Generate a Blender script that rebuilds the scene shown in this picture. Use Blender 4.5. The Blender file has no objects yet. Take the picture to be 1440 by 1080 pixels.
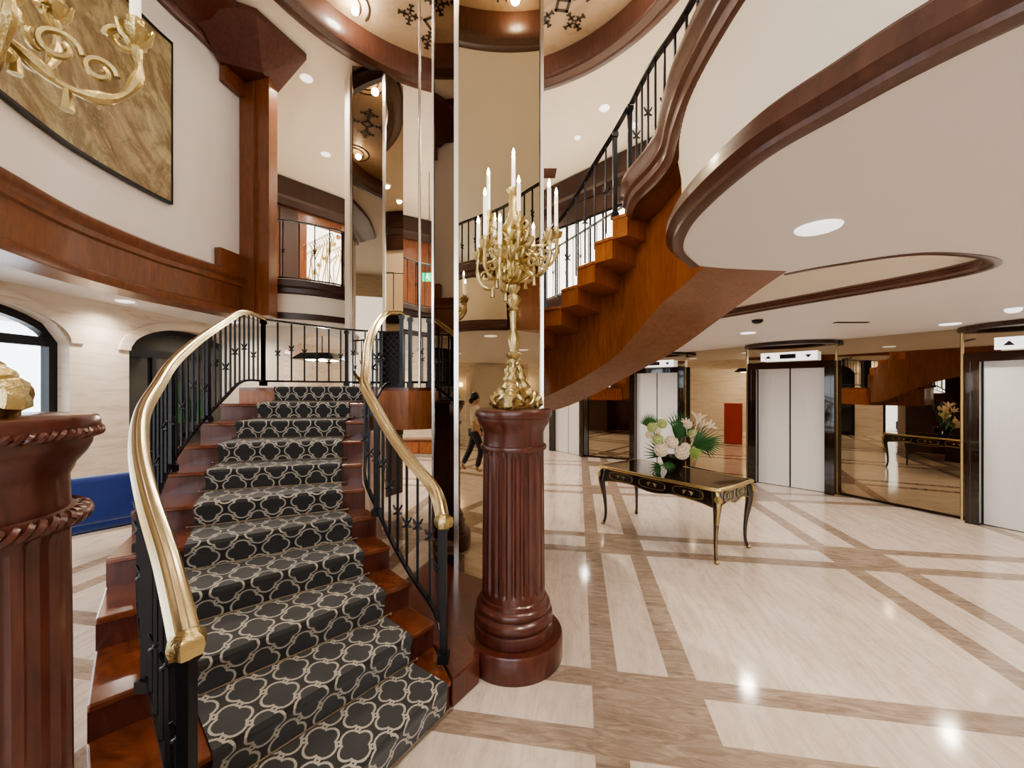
import bpy, math, random
from mathutils import Vector, Matrix
random.seed(7)
F, H, HY = 560.0, 1.8, 545.0      # focal length in px (1440 wide), eye height, horizon row
PI = math.pi
col = bpy.context.scene.collection
def at(px, py, z):                 # real place of something seen at (px,py) whose height is known
    Y = (z-H)*F/(HY-py); return (Y*(px-720)/F, Y, z)

# ------------------------------------------------------------------ materials
class NB:
    def __init__(s, name):
        m = bpy.data.materials.new(name); m.use_nodes = True
        s.m = m; s.t = m.node_tree; s.t.nodes.clear()
        s.out = s.n('ShaderNodeOutputMaterial'); s.b = s.n('ShaderNodeBsdfPrincipled')
        s.l(s.b.outputs[0], s.out.inputs[0])
    def n(s, k): return s.t.nodes.new(k)
    def l(s, a, b): s.t.links.new(a, b)
    def put(s, v, sock):
        if hasattr(v, 'links'): s.l(v, sock)
        else: sock.default_value = v
    def m_(s, op, a, b=None, c=None, clamp=False):
        nd = s.n('ShaderNodeMath'); nd.operation = op; nd.use_clamp = clamp
        for i, v in enumerate((a, b, c)):
            if v is not None: s.put(v, nd.inputs[i])
        return nd.outputs[0]
    def coord(s, which='Object'): return s.n('ShaderNodeTexCoord').outputs[which]
    def mapp(s, v, scale=(1,1,1), rot=(0,0,0), loc=(0,0,0)):
        nd = s.n('ShaderNodeMapping'); s.l(v, nd.inputs[0])
        nd.inputs['Scale'].default_value = scale; nd.inputs['Rotation'].default_value = rot; nd.inputs['Location'].default_value = loc
        return nd.outputs[0]
    def noise(s, v, scale, detail=4, rough=.55, dist=0.0):
        nd = s.n('ShaderNodeTexNoise'); s.l(v, nd.inputs['Vector'])
        nd.inputs['Scale'].default_value = scale; nd.inputs['Detail'].default_value = detail
        nd.inputs['Roughness'].default_value = rough; nd.inputs['Distortion'].default_value = dist
        return nd.outputs['Fac']
    def ramp(s, f, stops):
        nd = s.n('ShaderNodeValToRGB'); s.l(f, nd.inputs[0]); e = nd.color_ramp.elements
        while len(e) > 1: e.remove(e[0])
        e[0].position = stops[0][0]; e[0].color = (*stops[0][1], 1)
        for p, c in stops[1:]:
            x = e.new(p); x.color = (*c, 1)
        return nd.outputs[0]
    def mix(s, f, a, b, mode='MIX'):
        nd = s.n('ShaderNodeMix'); nd.data_type = 'RGBA'; nd.blend_type = mode
        s.put(f, nd.inputs[0])
        for v, i in ((a, 6), (b, 7)):
            if hasattr(v, 'links'): s.l(v, nd.inputs[i])
            else: nd.inputs[i].default_value = (*v, 1)
        return nd.outputs[2]
    def bump(s, f, strength=.2, dist=.01):
        nd = s.n('ShaderNodeBump'); s.l(f, nd.inputs['Height']); nd.inputs['Strength'].default_value = strength
        nd.inputs['Distance'].default_value = dist; s.l(nd.outputs[0], s.b.inputs['Normal'])
    def set(s, **k):
        for a, v in k.items():
            nm = {'col':'Base Color','rough':'Roughness','metal':'Metallic','spec':'Specular IOR Level','coat':'Coat Weight','trans':'Transmission Weight','sheen':'Sheen Weight'}[a]
            if nm == 'Base Color' and not hasattr(v, 'links'): v = (*v, 1)
            s.put(v, s.b.inputs[nm])
        return s
    def emit(s, c, st):
        s.b.inputs['Emission Color'].default_value = (*c, 1); s.b.inputs['Emission Strength'].default_value = st; return s

def wood(name, dark, light, rough=.25, coat=.4, sc=(3, 3, .5), k=6):
    b = NB(name); v = b.mapp(b.coord(), scale=sc)
    f = b.noise(v, k, 6, .6, 1.2); g = b.noise(b.mapp(b.coord(), scale=(1,1,1)), .9, 2)
    c = b.ramp(f, [(.3, dark), (.7, light)]); c = b.mix(b.m_('MULTIPLY', g, .35), c, dark)
    b.set(col=c, rough=rough, coat=coat); b.b.inputs['Coat Roughness'].default_value = .15
    return b.m
M = {}
M['wood'] = wood('mahogany', (.050,.012,.008), (.125,.030,.017), .28, .35)
M['wood_dark'] = wood('dark_mahogany', (.030,.012,.008), (.055,.021,.013), .4, .1, (1,1,.4), 2)
M['wood_orange'] = wood('amber_wood', (.19,.055,.011), (.42,.135,.028), .3, .25)
M['soffit'] = wood('stair_soffit_wood', (.17,.075,.038), (.27,.125,.065), .4, .15)
M['wood_panel'] = wood('panel_wood', (.12,.036,.012), (.235,.075,.022), .32, .25)
M['tread'] = wood('tread_wood', (.10,.026,.011), (.22,.062,.022), .2, .5, (1.5,1.5,.5), 3)
M['fascia'] = wood('moulding_wood', (.060,.022,.014), (.115,.044,.028), .35, .3)
def paint(name, c, rough=.55, var=.04):
    b = NB(name); f = b.noise(b.coord(), 1.2, 3)
    c2 = tuple(x*(1-var*2) for x in c); b.set(col=b.mix(f, c, c2), rough=rough); return b.m
M['cream'] = paint('cream_paint', (.80,.72,.60)); M['ceil'] = paint('ceiling_paint', (.80,.78,.78))
M['ceil_up'] = paint('upper_ceiling_paint', (.80,.73,.63)); M['white'] = paint('wall_white', (.87,.82,.79))
def trav(name, a, b_, sc=(1,1,8)):
    b = NB(name); v = b.mapp(b.coord(), scale=sc); f = b.noise(v, 1.5, 8, .65, .6)
    b.set(col=b.ramp(f, [(.32, b_), (.5, a), (.75, tuple(min(1,x*1.06) for x in a))]), rough=.35); return b.m
M['trav'] = trav('travertine_wall', (.78,.69,.58), (.60,.50,.39)); M['trav_dome'] = trav('painted_dome', (.50,.37,.24), (.34,.23,.13), (1,1,1))
def metal(name, c, rough, bump=0, k=60):
    b = NB(name); f = b.noise(b.coord(), k, 3); b.set(col=b.mix(f, c, tuple(x*.75 for x in c)), rough=rough, metal=1.0)
    if bump: b.bump(f, bump, .01)
    return b.m
M['brass'] = metal('brass', (.84,.73,.47), .25); M['gilt'] = metal('gilded_bronze', (.62,.50,.25), .3, .35, 90)
b = NB('brushed_door_steel'); f = b.noise(b.mapp(b.coord(), scale=(1,1,.02)), 60, 2); b.set(col=b.mix(f, (.88,.88,.89), (.80,.80,.81)), rough=.38, metal=.25); M['steel'] = b.m; M['chrome'] = metal('bright_trim', (.98,.95,.88), .22)
M['rod'] = metal('stair_rod_brass', (.42,.33,.24), .35)
b = NB('black_iron'); f = b.noise(b.coord(), 25, 3); b.set(col=b.mix(f, (.006,.007,.01), (.018,.018,.022)), rough=.3, metal=.3); M['iron'] = b.m
b = NB('black_lacquer'); f = b.noise(b.coord(), 4, 3); b.set(col=b.mix(f, (.010,.006,.005), (.03,.016,.010)), rough=.08, coat=.8); M['lacquer'] = b.m
b = NB('bronze_mirror'); f = b.noise(b.coord(), .8, 2); b.set(col=b.mix(f, (.50,.43,.33), (.45,.385,.29)), rough=.012, metal=1.0); M['mirror'] = b.m
b = NB('smoked_mirror'); f = b.noise(b.coord(), .8, 2); b.set(col=b.mix(f, (.30,.23,.16), (.24,.19,.14)), rough=.015, metal=1.0); M['mirror_dark'] = b.m
def glow(name, c, st):
    b = NB(name); b.set(col=c, rough=.5); b.emit(c, st); return b.m
M['lamp'] = glow('downlight_glow', (1,.93,.80), 30); M['flame'] = glow('flame_bulb_glow', (1,.86,.6), 22); M['shade'] = glow('sconce_glow', (1,.78,.45), 8)
M['candle'] = glow('candle_wax', (.95,.88,.74), .35); M['day'] = glow('daylight_glow', (.86,.93,1), 1.5); M['panel_day'] = glow('bright_pane', (1,.95,.86), 1.0)
b = NB('exit_green'); f = b.noise(b.coord(), 4, 2); b.set(col=b.mix(f, (.0,.45,.22), (.0,.5,.25)), rough=.4); b.emit((.0,.6,.28), .8); M['green_sign'] = b.m
M['white_mark'] = glow('white_marking', (.95,.95,.93), .7)
b = NB('dark_glass'); f = b.noise(b.coord(), 1.3, 3); b.set(col=b.mix(f, (.02,.02,.022), (.07,.075,.07)), rough=.06); M['dark_glass'] = b.m
b = NB('clear_glass'); b.set(col=(.9,.95,1), rough=.02, trans=1.0); b.b.inputs['IOR'].default_value = 1.05; M['glass'] = b.m
b = NB('blue_velvet'); f = b.noise(b.coord(), 40, 3); b.set(col=b.mix(f, (.0,.012,.11), (.002,.035,.24)), rough=.7, sheen=.6); M['blue'] = b.m
def leaf(name, a, c, k=12):
    b = NB(name); f = b.noise(b.coord(), k, 3); b.set(col=b.mix(f, a, c), rough=.45); return b.m
M['leaf'] = leaf('palm_leaf', (.012,.06,.012), (.03,.14,.03)); M['leaf_light'] = leaf('light_leaf', (.16,.28,.04), (.32,.42,.12))
M['petal'] = leaf('cream_petal', (.78,.62,.46), (.90,.80,.64), 30); M['petal_g'] = leaf('green_petal', (.42,.50,.16), (.66,.70,.36), 30)
M['skin'] = leaf('skin', (.45,.27,.18), (.5,.31,.21)); M['hair'] = leaf('dark_hair', (.01,.008,.006), (.02,.015,.012))
M['shirt'] = leaf('pale_shirt', (.62,.50,.38), (.7,.58,.46)); M['trousers'] = leaf('navy_trousers', (.012,.014,.03), (.02,.022,.045))
M['red_sign'] = leaf('red_cabinet', (.45,.05,.03), (.5,.08,.05))
M['stencil'] = leaf('stencil_brown', (.03,.017,.010), (.05,.03,.018))

# floor: bands in a tilted grid, filled at the crossings
b = NB('travertine_floor'); sx = b.n('ShaderNodeSeparateXYZ'); b.l(b.coord(), sx.inputs[0]); x, y = sx.outputs[0], sx.outputs[1]
u = b.m_('SUBTRACT', b.m_('MULTIPLY', x, .9866), b.m_('MULTIPLY', y, .1633))
v = b.m_('ADD', b.m_('MULTIPLY', x, .1633), b.m_('MULTIPLY', y, .9866))
def inb(t, a, c): return b.m_('MULTIPLY', b.m_('GREATER_THAN', t, a), b.m_('LESS_THAN', t, c))
def wrap(t, off, per): return b.m_('FLOORED_MODULO', b.m_('SUBTRACT', t, off), per)
uu, vv = wrap(u, .083, 2.53), wrap(v, 1.99, 2.44)
bu = b.m_('MAXIMUM', inb(uu, 0, .164), inb(uu, .472, .636)); bv = b.m_('MAXIMUM', inb(vv, 0, .155), inb(vv, .46, .61))
cross = b.m_('MULTIPLY', inb(uu, 0, .636), inb(vv, 0, .61)); band = b.m_('MAXIMUM', b.m_('MAXIMUM', bu, bv), cross)
vn = b.n('ShaderNodeCombineXYZ'); b.l(u, vn.inputs[0]); b.l(v, vn.inputs[1])
n1 = b.m_('ADD', b.m_('MULTIPLY', b.noise(b.mapp(vn.outputs[0], scale=(7, .8, 1), rot=(0,0,.12)), 1.9, 12, .74, .8), .6), b.m_('MULTIPLY', b.noise(b.mapp(vn.outputs[0], scale=(3, 1.1, 1), rot=(0,0,.2)), 2.2, 12, .7, 2.5), .4)); n2 = b.noise(vn.outputs[0], 1.1, 3)
n3 = b.noise(b.mapp(vn.outputs[0], scale=(2, 9, 1)), 1.8, 9, .7, 1.5)
light = b.ramp(n1, [(.30,(.36,.28,.22)), (.42,(.56,.46,.385)), (.54,(.69,.595,.52)), (.8,(.77,.69,.61))])
light = b.mix(b.m_('MULTIPLY', n2, .3), light, (.62,.50,.41))
brown = b.ramp(n3, [(.3,(.20,.145,.11)), (.5,(.33,.25,.195)), (.72,(.48,.385,.31))])
j1 = b.m_('LESS_THAN', wrap(u, .083, .6325/1.0), .005); j2 = b.m_('LESS_THAN', wrap(v, 1.99, .61), .005)
jn = b.m_('MULTIPLY', b.m_('MAXIMUM', j1, j2), .35)
c = b.mix(jn, b.mix(band, light, brown), (.4,.3,.22))
b.set(col=c, rough=b.m_('ADD', b.m_('MULTIPLY', n2, .10), .06)); b.b.inputs['Specular IOR Level'].default_value = .7; M['floor'] = b.m

# carpet: staggered quatrefoil trellis in UV metres
b = NB('trellis_carpet'); uvn = b.n('ShaderNodeUVMap'); s2 = b.n('ShaderNodeSeparateXYZ'); b.l(uvn.outputs[0], s2.inputs[0])
W_, H_ = .196, .27
def lat(ox, oy):
    px = b.m_('ABSOLUTE', b.m_('SUBTRACT', b.m_('FLOORED_MODULO', b.m_('ADD', s2.outputs[0], ox*W_+10*W_), W_), W_/2))
    py = b.m_('ABSOLUTE', b.m_('SUBTRACT', b.m_('FLOORED_MODULO', b.m_('ADD', s2.outputs[1], oy*H_+10*H_), H_), H_/2))
    def ln(cx, cy, ky=1.0):
        dx = b.m_('SUBTRACT', px, cx); dy = b.m_('MULTIPLY', b.m_('SUBTRACT', py, cy), ky)
        return b.m_('SQRT', b.m_('ADD', b.m_('MULTIPLY', dx, dx), b.m_('MULTIPLY', dy, dy)))
    d = b.m_('SUBTRACT', b.m_('MINIMUM', ln(.034, 0), ln(0, .045)), .045)
    ring = b.m_('SUBTRACT', ln(W_/4, H_/4), .011)
    return b.m_('MINIMUM', b.m_('ABSOLUTE', d), b.m_('ABSOLUTE', ring)), d
la, da = lat(0, 0); lb, db = lat(.5, .5)
ln_ = b.m_('MINIMUM', la, lb); mask = b.m_('LESS_THAN', b.m_('ADD', ln_, b.m_('MULTIPLY', b.m_('SUBTRACT', b.noise(b.coord(), 160, 2), .5), .006)), .0055)
inside = b.m_('LESS_THAN', b.m_('MINIMUM', da, db), 0)
pile = b.noise(b.coord(), 350, 2)
base = b.mix(inside, (.014,.011,.010), (.034,.033,.034)); base = b.mix(b.m_('MULTIPLY', pile, .5), base, (.02,.018,.018))
c = b.mix(mask, base, b.mix(pile, (.50,.46,.39), (.30,.27,.23)))
b.set(col=c, rough=.95, sheen=.25); b.bump(pile, .6, .004); M['carpet'] = b.m

# painting
b = NB('painted_canvas'); v = b.mapp(b.coord(), scale=(1, 1, .8), rot=(.75, 0, 0))
n1 = b.noise(b.mapp(v, scale=(1, .55, 1.6)), 1.0, 8, .62, 2.2); n2 = b.noise(b.mapp(v, scale=(1,.6,2.2)), 2.2, 9, .7, 3.0); n3 = b.noise(v, 7, 8, .75, 2)
c = b.ramp(n1, [(.30,(.10,.065,.035)), (.40,(.30,.20,.11)), (.47,(.40,.31,.20)), (.53,(.50,.42,.22)), (.58,(.34,.29,.19)), (.66,(.62,.53,.30)), (.75,(.36,.26,.19))])
c = b.mix(b.ramp(n2, [(.55,(0,0,0)), (.62,(1,1,1))]), c, b.ramp(n3, [(.38,(.24,.12,.05)), (.55,(.66,.56,.34)), (.7,(.80,.74,.56))]))
c = b.mix(b.ramp(n3, [(.56,(0,0,0)), (.64,(.7,.7,.7))]), c, (.20,.13,.06)); c = b.mix(b.ramp(b.noise(b.mapp(v, scale=(1,.8,1.3)), 1.3, 9, .66, 3.5), [(.46,(0,0,0)), (.60,(.75,.75,.75))]), c, (.15,.10,.045)); c = b.mix(.2, c, (.22,.16,.06))
b.set(col=c, rough=.3); M['canvas'] = b.m

# ------------------------------------------------------------------ mesh helpers
class MB:
    def __init__(s): s.v = []; s.f = []; s.mi = []; s.uv = {}; s.cur = 0
    def add(s, vs, fs):
        o = len(s.v); s.v += [tuple(p) for p in vs]
        for f in fs: s.f.append(tuple(o+i for i in f)); s.mi.append(s.cur)
        return s
    def box(s, x0, x1, y0, y1, z0, z1, mat=None):
        vs = [Vector((x, y, z)) for z in (z0, z1) for y in (y0, y1) for x in (x0, x1)]
        if mat is not None: vs = [mat @ p for p in vs]
        return s.add(vs, [(0,2,3,1),(4,5,7,6),(0,1,5,4),(2,6,7,3),(0,4,6,2),(1,3,7,5)])
    def prism(s, poly, z0, z1):
        n = len(poly)
        a = sum(poly[i][0]*poly[(i+1)%n][1]-poly[(i+1)%n][0]*poly[i][1] for i in range(n))
        if a < 0: poly = poly[::-1]
        z0s = z0 if isinstance(z0, (list, tuple)) else [z0]*n
        vs = [(p[0], p[1], z0s[i]) for i, p in enumerate(poly)] + [(p[0], p[1], z1) for p in poly]
        fs = [tuple(range(n))[::-1], tuple(range(n, 2*n))] + [(i, (i+1)%n, n+(i+1)%n, n+i) for i in range(n)]
        return s.add(vs, fs)
    def wallstrip(s, pts, z0, z1, off=0):
        q = offset(pts, off) if off else pts
        vs = [(p[0], p[1], z0) for p in q] + [(p[0], p[1], z1) for p in q]; n = len(q)
        return s.add(vs, [(i, i+1, n+i+1, n+i) for i in range(n-1)])
    def sweep2(s, pts, prof, closed=False, caps=True):     # plan curve + (right offset, z) profile
        m = len(prof); rows = [offset(pts, o, closed) for o, z in prof]; n = len(pts)
        vs = [(rows[j][i][0], rows[j][i][1], prof[j][1]) for i in range(n) for j in range(m)]
        fs = []
        for i in range(n if closed else n-1):
            k = (i+1) % n
            for j in range(m-1): fs.append((i*m+j, k*m+j, k*m+j+1, i*m+j+1))
        if caps and not closed: fs += [tuple(range(m)), tuple(range((n-1)*m, n*m))[::-1]]
        return s.add(vs, fs)
    def sweep3(s, pts, prof, caps=True, up=Vector((0,0,1))):
        pts = [Vector(p) for p in pts]; n = len(pts); m = len(prof); vs = []
        for i, p in enumerate(pts):
            t = (pts[min(i+1, n-1)]-pts[max(i-1, 0)]).normalized()
            side = t.cross(up)
            side = side.normalized() if side.length > 1e-4 else Vector((1,0,0))
            u2 = side.cross(t).normalized()
            vs += [p+side*a+u2*c_ for a, c_ in prof]
        fs = [(i*m+j, i*m+(j+1)%m, (i+1)*m+(j+1)%m, (i+1)*m+j) for i in range(n-1) for j in range(m)]
        if caps: fs += [tuple(range(m))[::-1], tuple(range((n-1)*m, n*m))]
        return s.add(vs, fs)
    def tube(s, pts, r, k=8, caps=True):
        pts = [Vector(p) for p in pts]; n = len(pts)
        rs = r if isinstance(r, (list, tuple)) else [r]*n
        ref = Vector((.13, .21, .97)).normalized(); vs = []; prev = None
        for i, p in enumerate(pts):
            t = (pts[min(i+1, n-1)]-pts[max(i-1, 0)])
            t = t.normalized() if t.length > 1e-6 else Vector((0,0,1))
            a = prev if prev is not None else (ref if abs(ref.dot(t)) < .9 else Vector((1,0,0)))
            a = (a-t*a.dot(t)).normalized(); prev = a; b2 = t.cross(a)
            vs += [p+(a*math.cos(2*PI*j/k)+b2*math.sin(2*PI*j/k))*rs[i] for j in range(k)]
        fs = [(i*k+j, i*k+(j+1)%k, (i+1)*k+(j+1)%k, (i+1)*k+j) for i in range(n-1) for j in range(k)]
        if caps: fs += [tuple(range(k))[::-1], tuple(range((n-1)*k, n*k))]
        return s.add(vs, fs)
    def lathe(s, prof, k=32, c=(0,0,0), rf=None):
        vs = []; n = len(prof)
        for r, z in prof:
            for j in range(k):
                a = 2*PI*j/k; rr = rf(r, z, a) if rf else r
                vs.append((c[0]+rr*math.cos(a), c[1]+rr*math.sin(a), c[2]+z))
        fs = [(i*k+j, i*k+(j+1)%k, (i+1)*k+(j+1)%k, (i+1)*k+j) for i in range(n-1) for j in range(k)]
        fs += [tuple(range(k))[::-1], tuple(range((n-1)*k, n*k))]
        return s.add(vs, fs)
    def ball(s, c, r, k=10, sz=1.0, fn=None):
        prof = [(max(1e-4, math.sin(PI*i/(k))), -math.cos(PI*i/k)) for i in range(k+1)]
        return s.lathe([(a*r, z*r*sz) for a, z in prof], k+4, c, fn)
    def build(s, name, mats, parent=None, smooth=False, loc=None, bevel=0):
        me = bpy.data.meshes.new(name); me.from_pydata(s.v, [], s.f)
        mats = mats if isinstance(mats, (list, tuple)) else [mats]
        for m in mats: me.materials.append(m)
        if len(mats) > 1: me.polygons.foreach_set('material_index', s.mi)
        me.validate(); me.update()
        if smooth:
            me.polygons.foreach_set('use_smooth', [True]*len(me.polygons)); me.set_sharp_from_angle(angle=math.radians(40))
        o = bpy.data.objects.new(name, me); col.objects.link(o)
        if parent is not None: o.parent = parent
        if loc: o.location = loc
        if bevel:
            bv = o.modifiers.new('bevel', 'BEVEL'); bv.width = bevel; bv.segments = 2; bv.limit_method = 'ANGLE'
        return o
def offset(pts, off, closed=False):
    n = len(pts); out = []
    for i in range(n):
        a = pts[(i-1) % n] if (closed or i > 0) else pts[i]; c = pts[(i+1) % n] if (closed or i < n-1) else pts[i]
        dx, dy = c[0]-a[0], c[1]-a[1]; L = math.hypot(dx, dy) or 1
        out.append((pts[i][0]+dy/L*off, pts[i][1]-dx/L*off))
    return out
def crom(pts, n=8, closed=False):
    out = []; N = len(pts)
    for i in range(N if closed else N-1):
        if closed: p = [pts[(i+k-1) % N] for k in range(4)]
        else:
            p = [pts[max(0, i-1)], pts[i], pts[i+1], pts[min(N-1, i+2)]]
        for j in range(n):
            t = j/n
            out.append(tuple(.5*((2*b_)+(-a+c_)*t+(2*a-5*b_+4*c_-d)*t*t+(-a+3*b_-3*c_+d)*t**3) for a, b_, c_, d in zip(*p)))
    if not closed: out.append(tuple(pts[-1]))
    return out
def sets(o, **k):
    for a, v in k.items(): o[a] = v
    return o
def thing(name, label, cat, loc=(0,0,0), rz=0, group=None):
    o = bpy.data.objects.new(name, None); col.objects.link(o); o.empty_display_size = .1
    o.location = loc; o.rotation_euler = (0, 0, rz); o['label'] = label; o['category'] = cat
    if group: o['group'] = group
    return o
def tag(o, label, cat, group=None):
    o['label'] = label; o['category'] = cat
    if group: o['group'] = group
    return o
def struct(o): o['kind'] = 'structure'; return o
def dup(root, loc, rz, label, group=None):
    r = root.copy(); col.objects.link(r); r.location = loc; r.rotation_euler = (0, 0, rz); r['label'] = label
    if group: r['group'] = group
    for ch in list(root.children):
        c = ch.copy(); col.objects.link(c); c.parent = r
        for g in list(ch.children):
            d = g.copy(); col.objects.link(d); d.parent = c
    return r

# ------------------------------------------------------------------ setting: floor, slabs, ceilings, walls
ZL, ZS, Z2, ZC = 2.95, 2.6, 3.55, 7.0
struct(MB().add([(-9,-6.5,0),(9,-6.5,0),(9,15,0),(-9,15,0)], [(0,1,2,3)]).build('floor', M['floor']))
RC = (-.47, 4.19); RI, RO = 2.62, 2.95
k = 96; vs = []; fs = []
for i in range(k):
    a = 2*PI*i/k; c_, s_ = math.cos(a), math.sin(a); vs += [(RC[0]+RI*c_, RC[1]+RI*s_, ZC), (RC[0]+14*c_, RC[1]+14*s_, ZC)]
for i in range(k): j = (i+1) % k; fs.append((2*i, 2*i+1, 2*j+1, 2*j))
struct(MB().add(vs, fs).build('ceiling', M['ceil_up']))
circ = [(RC[0]+RI*math.cos(-2*PI*i/k), RC[1]+RI*math.sin(-2*PI*i/k)) for i in range(k)]
mb = MB(); mb.sweep2(circ, [(0, ZC+.3), (0, ZC-.02), (-.03, ZC-.07), (-.14, ZC-.09), (-.2, ZC-.05), (-.3, ZC-.05), (-.34, ZC+.01)], closed=True)
struct(mb.build('trim_1', M['fascia'], smooth=True))
struct(MB().lathe([(RI+.02, ZC+.3), (RI+.02, ZC+.31)], 96, (RC[0], RC[1], 0)).build('ceiling_dome', M['trav_dome']))
# painted cross clusters on the dome panel
def cross(mb, cx, cy, z, s, a):
    for q in range(4):
        t = a+q*PI/2; R = Matrix.Translation((cx, cy, z)) @ Matrix.Rotation(t, 4, 'Z')
        mb.box(.015*s, .16*s, -.018*s, .018*s, -.004, 0, R); mb.box(.07*s, .10*s, -.06*s, .06*s, -.004, 0, R); mb.box(.15*s, .18*s, -.04*s, .04*s, -.004, 0, R)
for q in range(6):
    a = math.radians(52+60*q); mb = MB(); cx, cy = RC[0]+1.95*math.cos(a), RC[1]+1.95*math.sin(a)
    for w in range(4):
        t = a+w*PI/2; cross(mb, cx+.33*math.cos(t), cy+.33*math.sin(t), ZC+.295, .95, t)
    R = Matrix.Translation((cx, cy, ZC+.295)) @ Matrix.Rotation(a+PI/4, 4, 'Z')
    for u0 in ((-.1,.1,-.1,-.06), (-.1,.1,.06,.1), (-.1,-.06,-.1,.1), (.06,.1,-.1,.1)): mb.box(*u0, -.004, 0, R)
    tag(mb.build('ceiling_stencil', M['stencil']), 'dark stencilled cluster of four ornate crosses on the painted dome ceiling', 'stencil', 'stencilled crosses round the dome')
    a += PI/6; mb = MB(); cx, cy = RC[0]+2.45*math.cos(a), RC[1]+2.45*math.sin(a)
    for rr in (.34, .22):
        mb.tube([(cx+rr*math.cos(a+PI+t), cy+rr*math.sin(a+PI+t), ZC+.297) for t in [(-.5+j/16)*PI for j in range(17)]], .014, 6)
    tag(mb.build('ceiling_arc_stencil', M['stencil']), 'small dark painted half-round arc at the rim of the dome ceiling', 'stencil', 'painted arcs round the dome rim')

# right-hand slab (lower ceiling z 2.6 over the lift lobby), edge = void boundary
edgeA = crom([(.45,8.7),(1.15,7.2),(1.75,5.9),(2.36,4.7),(2.9,3.62),(3.2,3.0),(3.22,2.66),(2.95,2.44),(2.44,2.36),(2.1,2.58),(1.91,2.8)], 8)
edgeB = crom([(1.23,2.62),(.998,2.32),(.886,2.0),(.858,1.70),(.883,1.374),(.963,1.16),(1.034,1.0),(1.13,.85),(1.35,.55),(1.7,-.1),(2.1,-1.2),(2.3,-3.5),(2.3,-6)], 8)
outer = [(8.5,-6),(8.5,14),(.45,14)]
poly = edgeA+edgeB+outer
def ngon(name, poly, z, mat, up=False):
    from mathutils.geometry import tessellate_polygon
    tr = tessellate_polygon([[Vector((p[0], p[1], 0)) for p in poly]])
    mb = MB(); mb.add([(p[0], p[1], z) for p in poly], [tuple(t) for t in tr]); return mb.build(name, mat)
struct(ngon('ceiling', poly, ZS, M['ceil'])); struct(ngon('floor', poly, Z2, M['cream']))
MOLD = [(-.004, ZS-.006), (.02, ZS-.012), (.05, ZS-.006), (.055, ZS+.01), (.075, ZS+.02), (.088, ZS+.035), (.088, ZS+.068), (.068, ZS+.08), (.068, ZS+.11), (.045, ZS+.12), (.035, ZS+.14), (-.02, ZS+.145)]
MOLDA = [(a_*.9, ZS+(z_-ZS)*.62) for a_, z_ in MOLD]
UM = [(-.05, 3.32), (.0, 3.32), (.01, 3.35), (.04, 3.37), (.045, 3.42), (.07, 3.44), (.075, 3.48), (.10, 3.51), (.10, 3.56), (.06, 3.58), (-.2, 3.58)]
edgeU = crom([(1.08,3.62),(1.03,3.3),(1.08,2.95),(1.08,2.7),(1.015,2.42),(.965,2.1),(.955,1.71),(.975,1.45),(1.03,1.2),(1.08,1.02),(1.15,.86),(1.38,.55),(1.72,-.1),(2.12,-1.2),(2.32,-3.5),(2.32,-6)], 8)
def up_at(f):
    k0 = 24; q = k0+f*(len(edgeU)-1-k0); a_ = min(int(q), len(edgeU)-2); f_ = q-a_
    return tuple(edgeU[a_][c]*(1-f_)+edgeU[a_+1][c]*f_ for c in (0, 1))
for i, e in enumerate((edgeA, edgeB)):
    mb = MB(); e2 = e if i == 0 else [edgeU[8+k_] if False else up_at(k_/(len(e)-1)) for k_ in range(len(e))]
    mb.add([(*p, ZS) for p in e]+[(*p, Z2) for p in e2], [(k_, k_+1, len(e)+k_+1, len(e)+k_) for k_ in range(len(e)-1)]); struct(mb.build('wall_fascia', M['cream'], smooth=True))
    mb = MB(); mb.sweep2(e, MOLD if i else MOLDA); struct(mb.build('trim_%d' % (2+i), M['fascia'], smooth=True))
mb = MB(); mb.sweep2(edgeU, UM); struct(mb.build('trim_4', M['fascia'], smooth=True))
mb = MB(); mb.sweep2(edgeA, [(.0, 3.35), (.04, 3.37), (.06, 3.45), (.06, 3.56), (-.05, 3.58)]); struct(mb.build('trim_5', M['wood_dark'], smooth=True))
# slab under the head of the upper flight
struct(MB().prism([(1.08,3.6),(1.06,3.25),(1.08,2.75),(1.1,2.45),(1.5,2.3),(1.95,2.7),(2.0,3.4),(1.92,4.1)], 3.34, Z2-.003).build('floor', M['wood_panel']))

# left curved wall with wood band, stepped frame, crown
LW = crom([(-2.9,-1.2),(-3.1,.3),(-3.6,1.75),(-3.9,2.55),(-4.1,3.19),(-4.33,3.95),(-4.39,4.85),(-4.30,5.5),(-4.18,6.28)], 12)
def s_at(px):
    best = None
    for i in range(len(LW)-1):
        f0 = 720+F*LW[i][0]/max(.05, LW[i][1])-px; f1 = 720+F*LW[i+1][0]/max(.05, LW[i+1][1])-px
        if LW[i][1] > .3 and f0*f1 <= 0: best = i+f0/(f0-f1)
    return best if best is not None else len(LW)-1.0
def sub(i0, i1, n=None):
    n = n or max(2, int(i1-i0)+2); out = []
    for j in range(n):
        t = i0+(i1-i0)*j/(n-1); i = min(int(t), len(LW)-2); f = t-i
        out.append(tuple(LW[i][k]*(1-f)+LW[i+1][k]*f for k in (0, 1)))
    return out
E_ = len(LW)-1
mb = MB(); mb.wallstrip(LW, 3.4, ZC, -.05); struct(mb.build('wall_left', M['white'], smooth=True))
mb = MB(); mb.sweep2(LW, [(-.3,2.9),(.03,2.9),(.05,2.93),(.05,2.99),(.0,3.02),(0,3.34),(.03,3.36),(.03,3.42),(.06,3.45),(.07,3.53),(.03,3.56),(-.1,3.56)])
struct(mb.build('trim_6', M['wood_panel'], smooth=True))
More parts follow.
